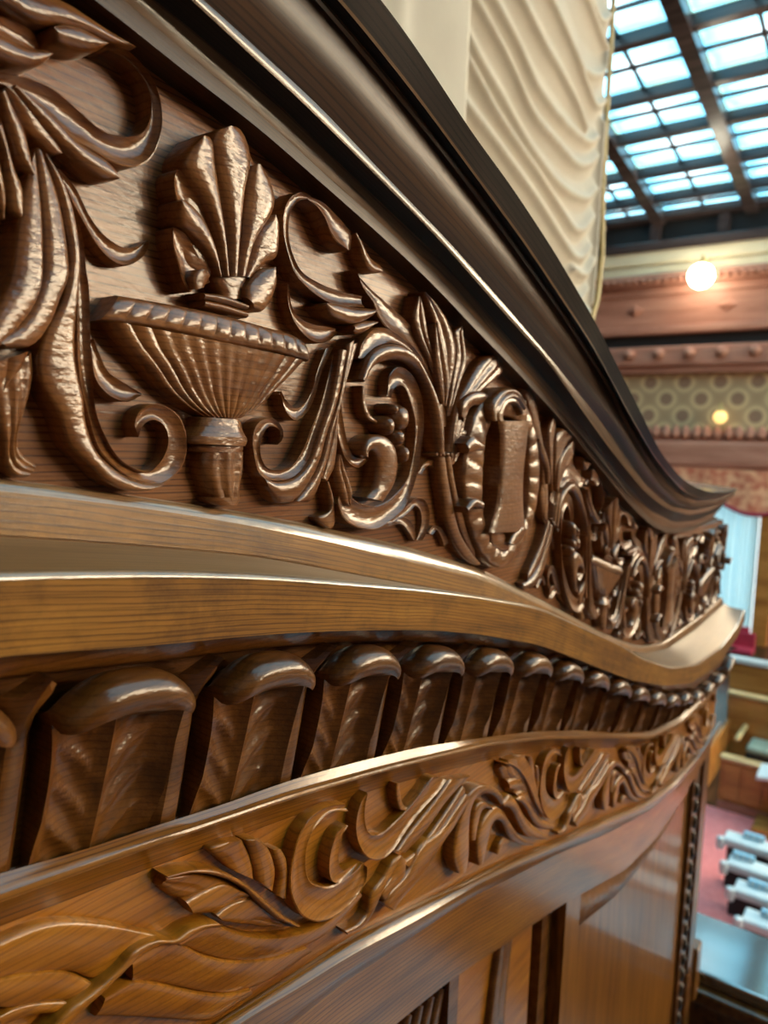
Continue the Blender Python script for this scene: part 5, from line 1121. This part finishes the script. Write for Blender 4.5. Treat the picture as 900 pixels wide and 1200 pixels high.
# ------------------------------------------------------------------ skylight ceiling
SLOPE = 0.15
def cz(x): return 15.07 + SLOPE * (28 - max(x, 4.0))
sky = thing('ceiling', 'stained glass skylight ceiling with dark wooden beams', 'ceiling', kind='structure')
MB().box(-3.2, -0.1, -24.2, 10.2, 17.6, 19.2).build('near_soffit', 'darkwood', sky)
XB = [-0.1 + 2.08 * i for i in range(0, 9)] + [18.6, 20.85, 22.72, 24.85, 26.65, 28.15]
YB = [4.83 + 3.05 * i for i in range(-9, 2)] + [10.0]
YB = [-24.0] + [y for y in YB if y > -23.5]
for x in XB:
    MB().box(x - 0.15, x + 0.15, -24.2, 10.2, cz(x) - 0.3, cz(x) + 0.1).build('cross_beam', 'beam', sky)
for y in YB:
    V = []
    for x in (-0.2, 4.0, 28.3):
        for dy, dz in ((-0.2, -0.42), (0.2, -0.42), (0.2, 0.12), (-0.2, 0.12)): V.append((x, y + dy, cz(x) + dz))
    Fc = []
    for i in range(2):
        for j in range(4): Fc.append((i * 4 + j, i * 4 + (j + 1) % 4, i * 4 + 4 + (j + 1) % 4, i * 4 + 4 + j))
    Fc += [(0, 1, 2, 3), (11, 10, 9, 8)]
    MB().add(V, Fc).build('long_beam', 'beam', sky)
UNIT = mesh_of('skylight_pane', [(-1, -1, 0), (1, -1, 0), (1, 1, 0), (-1, 1, 0)], [(3, 2, 1, 0)]); UNIT.materials.append(M['pane'])
def pane(x0, x1, y0, y1):
    o = bpy.data.objects.new('skylight_pane', UNIT); COL.objects.link(o); o.parent = sky
    xm, ym = (x0 + x1) / 2, (y0 + y1) / 2; sl = (cz(x1) - cz(x0)) / (x1 - x0)
    o.location = (xm, ym, cz(xm) - 0.02); o.rotation_euler = (0, -math.atan(sl), 0); o.scale = ((x1 - x0) / 2 * math.hypot(1, sl), (y1 - y0) / 2, 1)
for i in range(len(XB) - 1):
    for j in range(len(YB) - 1):
        x0, x1, y0, y1 = XB[i] + 0.1, XB[i + 1] - 0.1, YB[j] + 0.13, YB[j + 1] - 0.13
        pane(x0, x1, y0, y1)
        if XB[i] > 16 and YB[j] > -2:
            xm, ym = (x0 + x1) / 2, (y0 + y1) / 2
            V = []
            for xx in (x0, x1):
                for dy, dz in ((-0.045, -0.12), (0.045, -0.12), (0.045, -0.02), (-0.045, -0.02)): V.append((xx, ym + dy, cz(xx) + dz))
            MB().add(V, [(0, 1, 5, 4), (1, 2, 6, 5), (2, 3, 7, 6), (3, 0, 4, 7), (0, 3, 2, 1), (4, 5, 6, 7)]).box(xm - 0.045, xm + 0.045, y0, y1, cz(xm) - 0.12, cz(xm) - 0.02).build('glazing_bar', 'beam', sky)

# ------------------------------------------------------------------ chamber furniture in view
ROWS = [(11.56, 1.45), (10.87, 1.27), (10.25, 1.07), (9.63, 0.86)]
for i, (x, y) in enumerate(ROWS):
    t = thing('delegate_desk', ['white topped delegate desk farthest down the aisle', 'second white topped desk from the red carpet end', 'third white topped desk beside the red carpet', 'nearest white topped desk beside the red carpet'][i], 'desk', (x, y, 0.017), 'white topped desks beside the aisle')
    MB().box(-0.02, 0.28, -3.4, 0.0, 0.72, 0.78).build('desk_top', 'paper', t, bevel=0.02)
    MB().box(-0.03, 0.02, -3.4, 0.02, 0.66, 0.77).build('desk_edge', 'paper', t, bevel=0.02)
    MB().box(0.06, 0.26, -3.35, -0.05, 0.0, 0.72).build('desk_body', 'black', t)  # black body stands for the shadow gap under the top
    MB().lathe([(0.001, -0.1), (0.05, -0.08), (0.06, 0), (0.05, 0.08), (0.001, 0.1)], -0.02, 0.03, 0.69, 12).build('corner_knob', 'paper', t, 60)
    pt = thing('name_block', ['pale blue name block on the farthest white desk', 'pale blue name block on the second white desk', 'pale blue name block on the third white desk', 'pale blue name block on the nearest white desk'][i], 'name block', (x + 0.2, y - [0.36, 0.16, 0.26, 0.3][i], 0.804), 'name blocks on the white desks')
    MB().box(-0.04, 0.04, -0.16, 0.12, 0, 0.08).build('block', 'plate', pt, bevel=0.01)
    for q in range(3): MB().box(-0.043, -0.035, -0.13 + q * 0.08, -0.08 + q * 0.08, 0.02, 0.065).build('inset', 'paper', pt)
# enclosed bench
be = thing('enclosed_bench', 'oak enclosed bench with pale rails and grey green seat cushion', 'bench', (0, 0, 0))
MB().box(16.9, 17.05, -1.5, 2.42, 0.0, 1.36).build('back_panel', 'bench', be)
MB().box(16.86, 17.1, -1.5, 2.46, 1.33, 1.42).build('back_rail', 'benchlight', be, bevel=0.03)
MB().box(14.3, 14.42, -1.5, 2.03, 0.0, 0.93).build('front_panel', 'bench', be)
MB().box(14.25, 14.48, -1.5, 2.06, 0.9, 0.98).build('front_rail', 'benchlight', be, bevel=0.03)
MB().box(14.24, 14.3, -1.5, 2.03, 0.0, 0.14).build('plinth', 'farwood', be)
MB().box(14.27, 14.3, 1.35, 1.62, 0.2, 0.85).build('panel_inset', 'bench', be); MB().box(14.27, 14.3, 1.7, 1.95, 0.2, 0.85).build('panel_inset', 'bench', be)
MB().box(16.2, 16.9, -1.5, 1.92, 0.42, 0.56).build('seat_cushion', 'cushion', be, bevel=0.05)
MB().box(16.2, 16.85, -1.5, 1.92, 0.0, 0.42).build('seat_base', 'black', be)
MB().box(15.9, 16.9, 2.0, 2.1, 0.72, 0.8).build('arm_rest', 'benchlight', be, bevel=0.03)
MB().box(14.4, 17.0, 2.36, 2.42, 0.0, 0.8).build('end_panel', 'bench', be)
st_ = thing('aisle_stand', 'slanted oak lectern stand in front of the enclosed bench', 'stand', (13.68, 1.0, 0.017))
MB().add([(0, -0.9, 1.18), (0.5, -0.9, 1.24), (0.5, 0.36, 1.04), (0, 0.36, 0.98), (0, -0.9, 1.12), (0.5, -0.9, 1.18), (0.5, 0.36, 0.98), (0, 0.36, 0.92)],
         [(0, 1, 2, 3), (7, 6, 5, 4), (0, 3, 7, 4), (1, 5, 6, 2), (3, 2, 6, 7), (0, 4, 5, 1)]).build('sloped_top', 'paper', st_)
MB().box(0.05, 0.45, -0.85, 0.1, 0, 1.0).build('stand_body', 'farwood', st_)
MB().box(-0.15, 0.5, -0.9, 0.35, 0.0, 0.12).build('stand_foot', 'bench', st_)
# wall panel and red chairs behind the bench
wp = thing('rear_partition', 'golden oak partition with white capping behind the enclosed bench', 'partition')
MB().box(20.5, 20.65, -2, 3.05, 0, 1.18).build('partition_panel', 'bench', wp)
MB().box(20.44, 20.72, -2, 3.12, 1.14, 1.28).build('capping', 'paper', wp, bevel=0.03)
for i, (x, y) in enumerate(((25.2, 4.55), (24.4, 4.25))):
    rc = thing('red_chair', ['red upholstered seat nearer the blue drape', 'red upholstered seat in front of the other red seat'][i], 'chair', (x, y, 0), 'red seats before the drape')
    MB().box(0, 0.55, -1.1, 0, 0.4, 0.55).build('seat', 'red', rc, bevel=0.05); MB().box(0.5, 0.62, -1.1, 0, 0.4, 1.0).build('backrest', 'red', rc, bevel=0.05)
    MB().box(0.05, 0.55, -1.05, -0.05, 0.0, 0.4).build('base', 'black', rc)
